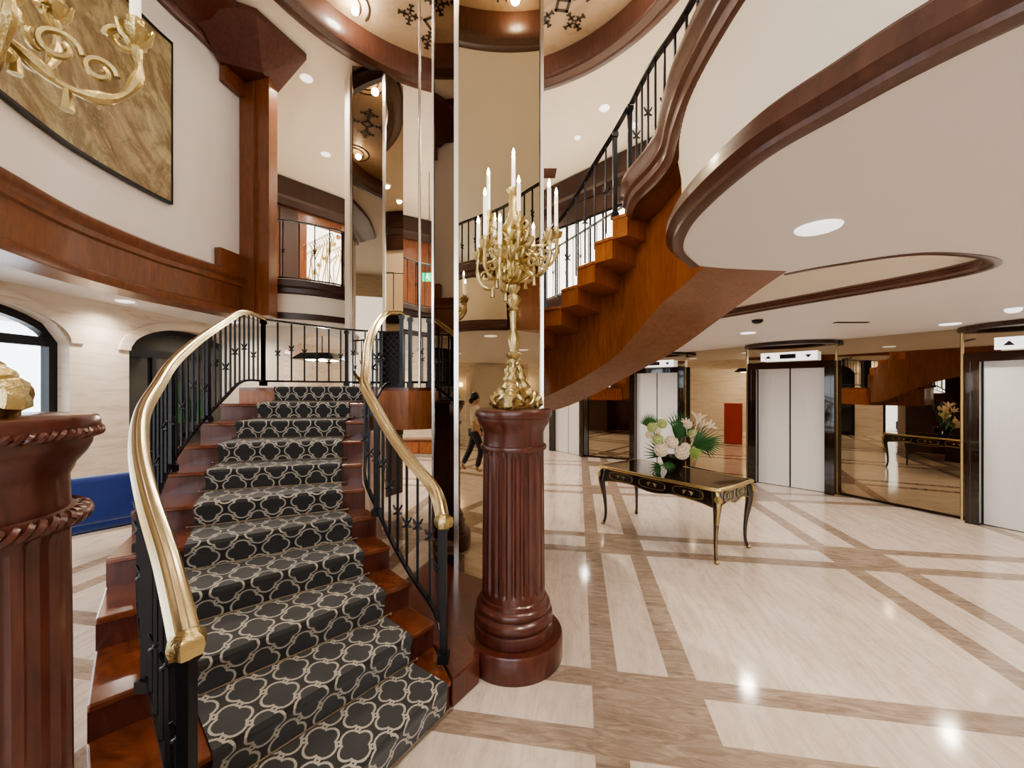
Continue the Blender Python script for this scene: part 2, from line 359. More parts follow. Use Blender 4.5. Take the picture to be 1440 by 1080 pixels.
mb = MB(); mb.sweep2(LW, [(-.04,6.62),(.02,6.62),(.05,6.66),(.05,6.72),(.25,6.78),(.42,6.86),(.6,6.90),(.62,6.99),(-.04,7.0)])
struct(mb.build('trim_7', M['wood'], smooth=True))
mb = MB()
for a, z0, z1 in ((343, 3.4, ZC), (305, 3.5, 3.83), (312, 6.3, ZC)):
    seg = sub(s_at(a), E_, 8); mb.sweep2(seg, [(-.04, z0), (.06, z0), (.06, z1), (-.04, z1)])

mb.prism([(-4.26,6.20),(-3.70,6.06),(-3.72,6.32),(-4.2,6.6)], 2.9, ZC)
mb.prism([(-3.97,6.105),(-3.95,6.07),(-3.94,6.10)], 2.95, 6.5)
struct(mb.build('trim_8', M['wood_panel'], bevel=.012))
mb = MB(); bt = [(-4.25,5.75),(-3.74,5.98),(-3.70,6.34),(-4.2,6.75)]; tp = [(-4.2,5.1),(-3.50,5.45),(-3.20,6.2),(-4.2,6.95)]
mb.add([(*p, 6.52) for p in bt]+[(*p, 6.90) for p in tp]+[(*p, 6.99) for p in tp], [(3,2,1,0),(0,1,5,4),(1,2,6,5),(2,3,7,6),(3,0,4,7),(4,5,9,8),(5,6,10,9),(6,7,11,10),(7,4,8,11)])
struct(mb.build('trim_13', M['wood']))
mb = MB()
q0 = s_at(-380) or 8; q1 = s_at(241)
mb.sweep2(sub(q0, q1), [(-.04, 4.17), (.0, 4.17), (.0, 6.2), (-.04, 6.2)])
pic = tag(mb.build('mural_painting', M['canvas'], smooth=True), 'large gold and olive abstract painting on the curved left wall', 'painting')
mb = MB()
for z in (4.15, 6.2): mb.sweep2(sub(q0, q1), [(-.04, z), (.015, z), (.015, z+.03), (-.04, z+.03)])
for a in (q0, q1): mb.sweep2(sub(a, a+.22, 2), [(-.04, 4.15), (.015, 4.15), (.015, 6.23), (-.04, 6.23)])
mb.build('picture_frame', M['iron'], pic)

# back slab (left and rear gallery)
edgeC = crom([(-4.1,6.62),(-3.9,6.58),(-3.3,6.85),(-2.75,7.5),(-2.3,8.5),(-1.75,9.15),(-.6,9.35),(.45,8.7)], 8)
polyC = edgeC+[(.45,14),(-8.5,14),(-8.5,-3),(-3.2,-3)]+LW[::4]
struct(ngon('ceiling', offset(edgeC, -.02)+[(.45,14),(-8.5,14),(-8.5,-3),(-3.2,-3)]+LW[::4], ZL, M['ceil'])); struct(ngon('floor', polyC, Z2-.01, M['cream']))
mb = MB(); mb.wallstrip(edgeC, ZL, Z2); struct(mb.build('wall_gallery', M['cream'], smooth=True))
mb = MB(); mb.sweep2(edgeC, [(-.02,ZL-.01),(.05,ZL-.01),(.06,ZL+.09),(0,ZL+.1)]); mb.sweep2(edgeC, [(0,3.36),(.05,3.38),(.06,3.45),(.1,3.48),(.1,3.58),(-.05,3.58)])
struct(mb.build('trim_9', M['wood_dark'], smooth=True))
# upper back wall
UW = [(-8.5,6.5),(-5.8,9.87),(-4.76,11.1),(-3.6,12.0),(-2.42,12.7),(-.8,12.3),(.81,10.8),(3.06,8.37),(4.7,6.3),(8.5,4.5)]
mb = MB(); mb.wallstrip(UW[:5], Z2, ZC); struct(mb.build('wall_back', M['wood_panel']))
mb = MB(); mb.wallstrip(UW[4:], Z2, ZC); struct(mb.build('wall_back', M['cream']))
mb = MB(); mb.sweep2(UW, [(0,6.35),(.1,6.35),(.14,6.5),(.2,6.55),(.22,6.98),(0,6.99)]); mb.sweep2(UW[5:], [(0,5.92),(.08,5.92),(.08,6.36),(0,6.36)]); struct(mb.build('trim_10', M['wood_dark']))
# bright display window at the back left, panes of the gallery windows at the right
def along(a, b_, t): return (a[0]+(b_[0]-a[0])*t, a[1]+(b_[1]-a[1])*t)
def quad_on(a, b_, t0, t1, z0, z1, off, th=.03):
    p, q = along(a, b_, t0), along(a, b_, t1); dx, dy = q[0]-p[0], q[1]-p[1]; L = math.hypot(dx, dy); nx, ny = dy/L, -dx/L
    mb = MB(); mb.prism([(p[0]+nx*off, p[1]+ny*off), (q[0]+nx*off, q[1]+ny*off), (q[0]+nx*(off+th), q[1]+ny*(off+th)), (p[0]+nx*(off+th), p[1]+ny*(off+th))], z0, z1); return mb
w = struct(quad_on(UW[1], UW[2], .42, .98, 4.3, 6.05, .02).build('window_3', M['panel_day']))
mb = MB()
for q in range(14):
    p = along(UW[1], UW[2], .46+.04*q); mb.tube([(p[0]+.12*math.sin(q*2), p[1]-.1, 4.25+.12*(q%3)), (p[0]+.12*math.cos(q), p[1]-.12, 5.1)]+[(p[0]+.14*math.cos(u_), p[1]-.1, 5.4+.05*q%.5+.14*math.sin(u_)) for u_ in (0,1,2,3,4,5)], .016, 5)
    if q % 2: mb.ball((p[0], p[1]-.12, 4.5+.11*q), .07, 6)
mb.build('window_grille', M['gilt'], w)
struct(quad_on(UW[1], UW[2], .02, .28, 3.6, 6.3, .02).build('door_5', M['wood_dark']))
struct(quad_on(UW[4], UW[3], -.9, -.1, 3.6, 6.2, -.05).build('window_4', M['cream']))
w = struct(quad_on(UW[5], UW[6], -.1, 1.1, 3.9, 5.9, .03).build('window_5', M['iron']))
for q in range(7): quad_on(UW[5], UW[6], -.07+q*.165, .07+q*.165, 3.95, 5.85, .06).build('window_pane', M['panel_day'], w)
w = struct(quad_on(UW[6], UW[7], .05, .95, 3.9, 5.9, .03).build('window_6', M['iron']))
for q in range(8): quad_on(UW[6], UW[7], .07+q*.11, .155+q*.11, 3.95, 5.85, .06).build('window_pane', M['panel_day'], w)

# ------------------------------------------------------------------ ground floor walls
# left travertine wall with two arches (plane x = -5.5)
XW = -5.5
def arch_wall(mb, x, y0, y1, zt, openings, dx):
    ys = y0; n = 16
    for (a, b_, zs, zr) in openings:
        mb.add([(x, ys, 0), (x, a, 0), (x, a, zt), (x, ys, zt)], [(0,1,2,3)])
        top = [(a+(b_-a)*i/n, zs+(zr-zs)*math.sqrt(max(0, 1-(2*i/n-1)**2))) for i in range(n+1)]
        for i in range(n):
            (p, zp), (q, zq) = top[i], top[i+1]
            mb.add([(x, p, zp), (x, q, zq), (x, q, zt), (x, p, zt)], [(0,1,2,3)]); mb.add([(x, p, zp), (x, q, zq), (x+dx, q, zq), (x+dx, p, zp)], [(0,1,2,3)])
        for e in (a, b_): mb.add([(x, e, 0), (x+dx, e, 0), (x+dx, e, zs), (x, e, zs)], [(0,1,2,3)])
        ys = b_
    mb.add([(x, ys, 0), (x, y1, 0), (x, y1, zt), (x, ys, zt)], [(0,1,2,3)])
A1 = (2.45, 4.95, 2.36, 2.80); A2 = (5.72, 8.05, 2.33, 2.76)
mb = MB(); arch_wall(mb, XW, -3, 14, ZL, [(-1.0, 1.5, 2.36, 2.8), A1, A2], -.32); struct(mb.build('wall_left', M['trav']))
for a, b_, zs, zr in (A1, A2):       # raised archivolts round the openings
    mb = MB(); n = 24; R0 = [((a+b_)/2-(b_-a)/2*math.cos(PI*i/n)*1.0, zs+(zr-zs)*math.sin(PI*i/n)) for i in range(n+1)]
    R1 = [((a+b_)/2-((b_-a)/2+.16)*math.cos(PI*i/n), zs+(zr-zs+.12)*math.sin(PI*i/n)) for i in range(n+1)]
    vs = [(XW+.03, p[0], p[1]) for p in R0+R1]+[(XW, p[0], p[1]) for p in R1]
    mb.add(vs, [(i, i+1, n+2+i, n+1+i) for i in range(n)]+[(n+1+i, n+2+i, 2*n+3+i, 2*n+2+i) for i in range(n)])
    struct(mb.build('trim_11', M['trav']))
def arch_window(idx, a, b_, zs, zr, panemat, door=False):
    x = XW-.2; mb = MB(); n = 24; w = .09
    def arc(ins, zz=0): return [(x+.03*zz, (a+b_)/2-((b_-a)/2-ins)*math.cos(PI*i/n), zs+(zr-zs-ins)*math.sin(PI*i/n)) for i in range(n+1)]
    mb.sweep3(arc(w/2), [(-.05,-w/2),(.05,-w/2),(.05,w/2),(-.05,w/2)], up=Vector((1,0,0)))
    for yy in (a+w/2, b_-w/2): mb.box(x-.05, x+.05, yy-w/2, yy+w/2, 0, zs)
    mb.box(x-.045, x+.045, a, b_, zs-.06, zs+.05)
    for t in ((.5,) if not door else (.25, .5, .75)): mb.box(x-.04, x+.04, a+(b_-a)*t-.035, a+(b_-a)*t+.035, 0, zs)
    if door: mb.box(x-.04, x+.04, a, b_, .95, 1.02)
    mb.box(x-.04, x+.04, a, b_, 0, .12)
    o = struct(mb.build('window_%d' % idx, M['iron']))
    mb = MB(); pts = arc(0.02); mb.add([(x, a, 0)]+pts+[(x, b_, 0)], [tuple(range(n+3))]); mb.build('window_pane', panemat, o)
    return o
arch_window(1, *A1, M['glass']); arch_window(7, -1.0, 1.5, 2.36, 2.8, M['day']); w2 = arch_window(2, *A2, M['dark_glass'], True)
mb = MB()
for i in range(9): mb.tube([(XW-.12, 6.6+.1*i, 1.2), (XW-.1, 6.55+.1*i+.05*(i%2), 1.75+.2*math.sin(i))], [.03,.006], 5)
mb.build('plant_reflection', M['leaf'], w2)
# outside the left window: pale street wall, given its own glow in place of daylight
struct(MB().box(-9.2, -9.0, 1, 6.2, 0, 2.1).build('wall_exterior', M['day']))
# walls at the back of the ground floor
mb = MB(); YB = 7.55
n = 16; a, b_, zs, zr = -4.32, -3.10, 2.45, 2.82
mb.add([(-5.5,YB,0),(a,YB,0),(a,YB,ZL),(-5.5,YB,ZL)], [(0,1,2,3)]); mb.add([(b_,YB,0),(-2.5,YB,0),(-2.5,YB,ZL),(b_,YB,ZL)], [(0,1,2,3)])
for i in range(n):
    p, q = a+(b_-a)*i/n, a+(b_-a)*(i+1)/n; zp, zq = [zs+(zr-zs)*math.sqrt(max(0, 1-(2*t/n-1)**2)) for t in (i, i+1)]
    mb.add([(p,YB,zp),(q,YB,zq),(q,YB,ZL),(p,YB,ZL)], [(0,1,2,3)]); mb.add([(p,YB,zp),(q,YB,zq),(q,YB+.3,zq),(p,YB+.3,zp)], [(0,1,2,3)])
struct(mb.build('wall_back', M['cream']))
struct(MB().box(-9, 1.25, 12.2, 12.4, 0, ZL).build('wall_back', M['trav']))
mb = MB(); mb.box(-8.5,8.5,-6.3,-6.2,0,1.0); mb.box(-8.5,8.5,-6.3,-6.2,6.0,7.0)
for q in range(6): mb.box(-8.5+q*3.3,-8.1+q*3.3,-6.3,-6.2,1.0,6.0)
struct(mb.build('wall_front', M['trav']))
# lift wall
WP = [(1.15,11.5),(1.98,10.3),(2.92,9.85),(3.92,9.0),(4.56,7.72),(5.47,6.72),(6.12,5.42),(6.75,4.2),(7.4,2.2),(7.5,-1),(7.5,-6.2)]
mb = MB(); mb.wallstrip(WP[:8], 0, ZS, -.06); struct(mb.build('wall_right', M['wood_dark']))
mb = MB(); mb.wallstrip(WP[7:], 0, ZS, 0); struct(mb.build('wall_right', M['trav']))
mb = MB(); mb.wallstrip([(8.5,-6),(8.5,4.5)], Z2, ZC); mb.wallstrip([(-8.5,6.5),(-8.5,-6)], Z2, ZC); struct(mb.build('wall_right', M['cream']))
mb = MB(); mb.wallstrip(WP[7:], 0, .14, .03); struct(mb.build('baseboard_right', M['wood_dark']))
NW0, NW1 = (7.5,-2.2), (1.7,-5.55); ndx, ndy = NW1[0]-NW0[0], NW1[1]-NW0[1]; nl = math.hypot(ndx, ndy); ndx /= nl; ndy /= nl
def nwp(t_, o_): return (NW0[0]+ndx*t_-ndy*0+ndy*o_, NW0[1]+ndy*t_-ndx*o_)
struct(MB().prism([NW0, NW1, (NW1[0]+.1, NW1[1]-.15), (NW0[0]+.1, NW0[1]-.15)], 0, ZS).build('wall_front', M['trav']))
ap = MB(); n = 20; tc = 1.35
def arcp(w, zs, zr): return [(tc-w*math.cos(PI*i/n), zs+zr*math.sin(PI*i/n)) for i in range(n+1)]
pin = [(tc-.65, 0)]+arcp(.65, 1.95, .50)+[(tc+.65, 0)]; pou = [(tc-.8, 0)]+arcp(.8, 1.95, .60)+[(tc+.8, 0)]
ap.add([(*nwp(t_, .09), z) for t_, z in pin]+[(*nwp(t_, .09), z) for t_, z in pou]+[(*nwp(t_, 0), z) for t_, z in pou]+[(*nwp(t_, 0), z) for t_, z in pin], [(o1+i, o1+i+1, o2+i+1, o2+i) for i in range(n+2) for o1, o2 in ((0, n+3), (n+3, 2*n+6), (3*n+9, 0))])
dr = struct(ap.build('door_6', M['trav'])); MB().add([(*nwp(t_, .02), z) for t_, z in pin], [tuple(range(n+3))]).build('door_panel', M['cream'], dr)
def frame_mat(a, b_):
    dx, dy = b_[0]-a[0], b_[1]-a[1]; L = math.hypot(dx, dy)
    return Matrix.Translation((a[0], a[1], 0)) @ Matrix.Rotation(math.atan2(dy, dx), 4, 'Z'), L
def mirror_seg(a, b_, label, t0=0, t1=1, z0=.05, z1=ZS, m='mirror'):
    Mx, L = frame_mat(a, b_)
    mb = MB(); mb.box(L*t0+.01, L*t1-.01, -.02, 0, z0, z1, Mx)
    return tag(mb.build('wall_mirror', M[m]), label, 'mirror')
mirror_seg(WP[1], WP[2], 'narrow bronze mirror panel between the two far lift doors')
mirror_seg(WP[3], WP[4], 'bronze mirror panel behind the flower table, left of the double white lift doors')
mirror_seg(WP[5], WP[6], 'wide bronze mirror wall panel between the two near lifts, reflecting the table')
def strips(i, pts, mat='brass'):
    mb = MB()
    for p in pts: mb.box(p[0]-.02, p[0]+.02, p[1]-.035, p[1]-.005, 0, ZS)
    struct(mb.build('trim_%d' % i, M[mat]))
strips(12, [WP[2], WP[3], WP[4], WP[5], WP[6]])
def arrow(mb, x, z, s, Mx, up=True):
    d = 1 if up else -1
    mb.add([Mx @ Vector((x-s, -.185, z-d*s*.5)), Mx @ Vector((x+s, -.185, z-d*s*.5)), Mx @ Vector((x, -.185, z+d*s*.7))], [(0,1,2)])
def lift(idx, a, b_, t0, t1, nd=2, hdr=2.14, pm=True):
    Mx, L = frame_mat(a, b_)
    x0, x1 = L*t0, L*t1; fw = .13
    mb = MB(); mb.box(x0-fw, x0, -.14, .03, 0, hdr+.12, Mx); mb.box(x1, x1+fw, -.14, .03, 0, hdr+.12, Mx); mb.box(x0, x1, -.14, .03, hdr, hdr+.12, Mx)
    mb.box(x0-fw+.03, x0-fw+.05, -.15, -.13, 0, hdr, Mx); mb.box(x1+.06, x1+.08, -.15, -.13, 0, hdr, Mx)
    d = struct(mb.build('door_%d' % idx, M['lacquer']))
    for q in range(nd):
        p0 = x0+(x1-x0)*q/nd; p1 = x0+(x1-x0)*(q+1)/nd
        MB().box(p0+.012, p1-.012, -.02, .01, .01, hdr, Mx).build('door_panel', M['steel'], d)
    MB().box(x0, x1, -.012, .02, 0, hdr, Mx).build('door_gap', M['iron'], d)
    cx = (x0+x1)/2
    s = MB().box(cx-.42, cx+.42, -.18, -.12, hdr+.14, hdr+.29, Mx).build('indicator_panel', M['white_mark'], d)
    MB().box(cx-.12, cx+.12, -.184, -.178, hdr+.175, hdr+.255, Mx).build('floor_display', M['iron'], s)
    mb = MB(); arrow(mb, cx-.3, hdr+.21, .05, Mx); arrow(mb, cx+.3, hdr+.21, .05, Mx, False); mb.build('arrow_mark', M['stencil'], s)
    mb = MB(); mb.box(0.01, L-.01, -.02, 0, hdr+.12, ZS, Mx)
    if t0*L-fw > .02: mb.box(.01, x0-fw-.005, -.02, 0, .05, hdr+.12, Mx)
    if L-x1-fw > .02: mb.box(x1+fw+.005, L-.01, -.02, 0, .05, hdr+.12, Mx)
    if pm: tag(mb.build('mirror_surround', M['mirror']), ['', 'bronze mirror strip around the farthest white lift doors', 'bronze mirror strip above the lift doors behind the flowers', 'bronze mirror strip above the middle pair of lift doors', 'bronze mirror strip above the lift doors cut off at the right edge'][idx], 'mirror')
    # curved dark canopy on the ceiling
    mb = MB(); R0, R1 = L*.52, L*.40; n = 20; cxl = L*.5
    o_ = [(cxl+R0*math.cos(PI+PI*i/n), R0*.75*math.sin(PI+PI*i/n)) for i in range(n+1)]; i_ = [(cxl+R1*math.cos(PI+PI*i/n), R1*.75*math.sin(PI+PI*i/n)) for i in range(n+1)]
    vs = [Mx @ Vector((p[0], p[1], z)) for z in (ZS-.005, ZS-.06) for p in o_+i_]; m = n+1
    for i in range(n):
        for q in ((i, i+1, m+i+1, m+i), (2*m+i, 2*m+i+1, 3*m+i+1, 3*m+i), (i, i+1, 2*m+i+1, 2*m+i), (m+i, m+i+1, 3*m+i+1, 3*m+i)): mb.f.append(q); mb.mi.append(0)
    mb.v = [tuple(p) for p in vs]
    struct(mb.build('trim_%d' % (20+idx), M['wood_dark']))
lift(1, WP[0], WP[1], .12, .86); lift(2, WP[2], WP[3], .13, .90); lift(3, WP[4], WP[5], .14, .90); lift(4, WP[6], WP[7], .14, .95)

# ------------------------------------------------------------------ mirrored columns
C_, D_, E2, B_ = (-.5,3.6), (.2966,3.955), (-.05,4.42), (-.79,4.0)
t = thing('mirrored_column', 'tall mirrored column behind the fluted pedestal, rising through the dome', 'column')
MB().prism([C_, D_, E2, B_], 0, ZC+.29).build('core', M['wood_dark'], t)
def facet(a, b_, mat, z0=.02, z1=ZC+.28, name='mirror_facet'):
    Mx, L = frame_mat(a, b_); MB().box(.0, L, -.012, -.004, z0, z1, Mx).build(name, M[mat], t)
facet(C_, D_, 'mirror'); facet(B_, C_, 'mirror_dark')
for p, w in ((C_, .02), (D_, .016), (B_, .010)):
    MB().box(p[0]-w, p[0]+w, p[1]-.035, p[1]+.01, 0, ZC+.28).build('edge_strip', M['chrome'], t)
t = thing('mirrored_column', 'dark mirrored column behind the landing rail, with bright centre seam', 'column')
P0, P1, P2, P3, P4 = (-2.80,6.7), (-2.58,6.42), (-2.08,6.50), (-1.88,6.85), (-2.4,7.2)
MB().prism([P0, P1, P2, P3, P4], 0, ZC-.01).build('core', M['wood_dark'], t)
facet(P1, P2, 'mirror_dark', 1.0, ZC-.02); facet(P2, P3, 'mirror_dark', 1.0, ZC-.02)
Mx, L = frame_mat(P0, P1); MB().box(0, L, -.012, -.004, 1, ZC-.02, Mx).build('side_panel', M['cream'], t)
for p, w in ((P1, .02), (P2, .022)): MB().box(p[0]-w, p[0]+w, p[1]-.04, p[1]+.01, 0, ZC-.02).build('edge_strip', M['chrome'], t)
tag(MB().lathe([(.014, 1.8), (.014, ZC+.29)], 12, (-.998, 4.3, 0)).build('brass_pole', M['chrome'], smooth=True), 'thin bright metal pole left of the tall mirrored column', 'pole')

# ------------------------------------------------------------------ first flight
r_ = H/11
Rk = [(-.338,2.224),(-.482,2.50),(-.683,2.675),(-.878,2.876),(-1.042,3.07),(-1.187,3.226),(-1.29,3.425),(-1.375,3.665),(-1.43,3.90),(-1.475,4.13),(-1.50,4.36)]
Lk = [(-1.14,1.00),(-1.42,1.34),(-1.744,1.633),(-2.06,1.967),(-2.32,2.27),(-2.52,2.63),(-2.69,3.0),(-2.81,3.33),(-2.89,3.68),(-2.96,4.03),(-3.03,4.42)]
cR = [628,578,541,511,495,482,480,481,485,491,510]; cL = [322,298,270,262,259,273,289,307,332,362,387]
t = thing('curved_staircase', 'curved mahogany staircase with patterned runner sweeping up to the landing', 'staircase')
def lerp(a, b_, f): return tuple(a[i]+(b_[i]-a[i])*f for i in range(len(a)))
for k in range(10):
    z = r_*(k+1); a, b_, c_, d = Lk[k], Rk[k], Rk[k+1], Lk[k+1]
    fx, fy = (a[0]+b_[0]-c_[0]-d[0])/2, (a[1]+b_[1]-c_[1]-d[1])/2; L = math.hypot(fx, fy); fx, fy = fx/L, fy/L
    back = .02
    def sh(p, s): return (p[0]+fx*s, p[1]+fy*s)
    MB().prism([sh(a,-back), sh(b_,-back), sh(c_,-back-.02), sh(d,-back-.02)], 0, z-.032).build('riser', M['wood'], t)
    MB().prism([a, b_, sh(c_,-back-.02), sh(d,-back-.02)], z-.032, z).build('tread', M['tread'], t, bevel=.008)
# landing platform
LAND = [Lk[10], Rk[10], (-1.15,4.42), (-.95,4.5), (-.75,4.62), (-.5,4.7), (-.2,4.75), (-.2,5.85), (-.7,6.2), (-1.24,6.35), (-2.4,5.85), (-3.12,5.0)]
MB().prism(LAND, 1.33, H-.035).build('landing_body', M['wood_orange'], t)
MB().prism(LAND, H-.035, H).build('landing_floor', M['tread'], t)
MB().prism([Lk[10], Rk[10], lerp(Rk[10], Lk[10], .02), (-1.6,4.9), (-2.9,4.9)], 0, 1.33).build('landing_base', M['wood'], t)
MB().prism([(-.336,2.226),(-.2,2.42),(-.2,3.0),(-.24,3.4),(-.46,3.56),(-.75,3.9),(-.95,3.3),(-.7,2.75),(-.48,2.52)], 0, .163).build('plinth', M['wood'], t, bevel=.01)
# carpet
def isect(px, L, R):     # where the viewing direction px crosses the nosing line
    sl = (px-720)/F; A, B = L, R
    f = (sl*A[1]-A[0])/((B[0]-A[0])-sl*(B[1]-A[1])); return lerp(A, B, f)
cr = [isect(cR[k], Lk[k], Rk[k]) for k in range(11)]; cl = [isect(cL[k], Lk[k], Rk[k]) for k in range(11)]
carp = thing('carpet_runner', 'charcoal stair carpet with cream trellis pattern held by thin rods', 'carpet')
vs = []; uvs = []; fs = []; vcur = 0; th = .012
def row(l, r2, z, dv):
    global vcur
    vcur += dv; w = math.dist(l, r2); n = 8
    for i in range(n+1):
        p = lerp(l, r2, i/n); vs.append((p[0], p[1], z)); uvs.append((-w/2+w*i/n, vcur))
def fw(k):
    k2 = min(k, 9); fx, fy = (Lk[k2][0]+Rk[k2][0]-Rk[k2+1][0]-Lk[k2+1][0]), (Lk[k2][1]+Rk[k2][1]-Rk[k2+1][1]-Lk[k2+1][1]); L = math.hypot(fx, fy); return fx/L, fy/L
for k in range(11):
    z = r_*(k+1); fx, fy = fw(k); S = lambda p, s: (p[0]+fx*s, p[1]+fy*s)
    l, r2 = cl[k], cr[k]; S = (lambda p, s_, fx=fx, fy=fy, o=(.02 if k == 10 else 0): (p[0]+fx*(s_+o), p[1]+fy*(s_+o)))
    row(S(l,-.008), S(r2,-.008), z-r_+th+.0, 0 if k == 0 else .0)
    row(S(l,.0), S(r2,.0), z-.05, r_-.05)
    row(S(l,.015), S(r2,.015), z-.03, .02); row(S(l,.017), S(r2,.017), z-.005, .03); row(S(l,.004), S(r2,.004), z+th, .02)
    if k < 10:
        fx2, fy2 = fw(k+1); l2, r3 = cl[k+1], cr[k+1]; dd = math.dist(lerp(l, r2, .5), lerp(l2, r3, .5))
        row((l2[0]+fx2*-.008, l2[1]+fy2*-.008), (r3[0]+fx2*-.008, r3[1]+fy2*-.008), z+th, dd)
        vcur_s = vcur
        # first row of next riser is duplicated position, keep running v
row((-2.75,5.1), (-1.75,5.1), H+th, .7)
n = 9
for i in range(len(vs)//n-1):
    for j in range(n-1): fs.append((i*n+j, i*n+j+1, (i+1)*n+j+1, (i+1)*n+j))
mb = MB(); mb.add(vs, fs); o = mb.build('runner_pile', M['carpet'], carp, smooth=True)
uvl = o.data.uv_layers.new(name='UVMap')
for lp in o.data.loops: uvl.data[lp.index].uv = uvs[lp.vertex_index]
for k in range(0, 11):
    fx, fy = fw(k); z = r_*k+.018; e = .035
    l, r2 = cl[k], cr[k]; d = ((r2[0]-l[0])/math.dist(l, r2), (r2[1]-l[1])/math.dist(l, r2))
    p = (l[0]-d[0]*e+fx*.012, l[1]-d[1]*e+fy*.012, z); q = (r2[0]+d[0]*e+fx*.012, r2[1]+d[1]*e+fy*.012, z)
    mb = MB(); mb.tube([p, q], .0042, 8); mb.ball(p, .009, 6); mb.ball(q, .009, 6); mb.build('stair_rod', M['rod'], carp, smooth=True)

# ------------------------------------------------------------------ railings
HR = [(-.042,-.012),(-.03,.004),(-.036,.014),(-.028,.024),(-.012,.026),(-.006,.032),(.006,.032),(.012,.026),(.028,.024),(.036,.014),(.03,.004),(.042,-.012),(.03,-.02),(-.03,-.02)]
HRs = [(-.022,-.01),(-.022,.006),(-.012,.016),(.012,.016),(.022,.006),(.022,-.01)]
def resample(pts, step):
    pts = [Vector(p) for p in pts]; out = [pts[0]]; acc = 0
    for i in range(len(pts)-1):
        d = (pts[i+1]-pts[i]); L = math.hypot(d.x, d.y) or 1e-6; pos = step-acc
        while pos <= L: out.append(pts[i]+d*(pos/L)); pos += step
        acc = (L-(pos-step))
    return out
def knot(mb, p, s=1.0, rz=0):
    for q in range(4):
        a = rz+PI/4+q*PI/2; c_, sn = math.cos(a), math.sin(a)
        d = Vector((c_*math.cos(rz), c_*math.sin(rz), sn))
        mb.tube([Vector(p), Vector(p)+d*.028*s, Vector(p)+d*.045*s+Vector((0,0,.012*s))], [.007*s,.009*s,.006*s], 6)
    mb.ball(p, .014*s, 6)
def railing(path, label, hgt, step, mat, prof=HR, newels=(0, -1), bar=.0075, rail_w=True, end=True, group=None, orn=2, low=.06, brail=True):
    t = thing('stair_railing', label, 'railing', group=group)
    sm = crom(path, 6)
    MB().sweep3(sm, prof).build('handrail', mat, t, smooth=True)
    lowp = [(p[0], p[1], p[2]-hgt+low) for p in sm]
    if brail: MB().sweep3(lowp, [(-.012,-.012),(.012,-.012),(.012,.012),(-.012,.012)]).build('bottom_rail', M['iron'], t)
    pts = resample(sm, step)
    for i, p in enumerate(pts[1:-1] if len(pts) > 3 else pts):
        zt = p.z-.015; zb = p.z-hgt+low
        mb = MB(); mb.box(p.x-bar, p.x+bar, p.y-bar, p.y+bar, zb, zt)
        o = mb.build('baluster', M['iron'], t)
        if orn and i % orn == 0:
            mb = MB(); zc = zb+(zt-zb)*(.47+.10*math.sin(i*1.3)); knot(mb, (p.x, p.y, zc)); mb.build('knot_ornament', M['iron'], o, smooth=True)
    for k in newels:
        p = sm[k]; w = .019; mb = MB(); zb = p[2]-hgt-(.0); mb.box(p[0]-w, p[0]+w, p[1]-w, p[1]+w, zb, p[2]-.015)
        mb.box(p[0]-w*1.7, p[0]+w*1.7, p[1]-w*1.7, p[1]+w*1.7, zb, zb+.05); mb.box(p[0]-w*1.5, p[0]+w*1.5, p[1]-w*1.5, p[1]+w*1.5, p[2]-.06, p[2]-.02)
        mb.build('newel_post', M['iron'], t)
    return t
pL = [(-1.02,1.25,1.0),(-1.25,1.45,1.157),(-1.57,1.72,1.32),(-1.92,2.05,1.48),(-2.21,2.38,1.648),(-2.44,2.74,1.81),(-2.61,3.05,1.975),(-2.73,3.37,2.14),(-2.83,3.70,2.30),(-2.91,4.05,2.47),(-2.99,4.42,2.63),(-3.06,4.9,2.64)]
tl = railing(pL, 'left brass-topped iron railing curving up from the front pedestal', .82, .105, M['brass'], newels=(0, 12, 24, 36, 48, -1))
pR = [(-.40,2.33,1.02),(-.482,2.50,1.153),(-.683,2.675,1.31),(-.878,2.876,1.476),(-1.042,3.07,1.635),(-1.187,3.226,1.81),(-1.255,3.425,1.975),(-1.335,3.665,2.14),(-1.386,3.90,2.30),(-1.40,4.13,2.465),(-1.36,4.32,2.60),(-1.22,4.40,2.62)]
tr_ = railing(pR, 'right brass-topped iron railing beside the central fluted pedestal', .82, .125, M['brass'], newels=(0, 24, -1), orn=1)
for tt, p in ((tl, pL[0]), (tr_, pR[0])):
    mb = MB(); mb.lathe([(.01,-.05),(.045,-.035),(.052,-.005),(.048,.02),(.03,.035),(.005,.04)], 16, p, lambda r, z, a: r*(1+.12*math.cos(6*a)))
    mb.build('rosette', M['gilt'], tt, smooth=True)
railing([(-3.06,4.9,2.64),(-2.75,5.35,2.64),(-2.4,5.78,2.64),(-1.8,6.1,2.64),(-1.24,6.28,2.64),(-.7,6.12,2.64)], 'straight-topped iron guard rail across the back of the landing', .82, .17, M['iron'], HRs, newels=(0, 12, 24), orn=1)
railing([(-1.14,4.46,2.60),(-.95,4.56,2.60),(-.75,4.66,2.60),(-.45,4.72,2.62)], 'short iron rail on the landing above the amber wood fascia', .80, .12, M['iron'], HRs, newels=(0, 6), orn=1)

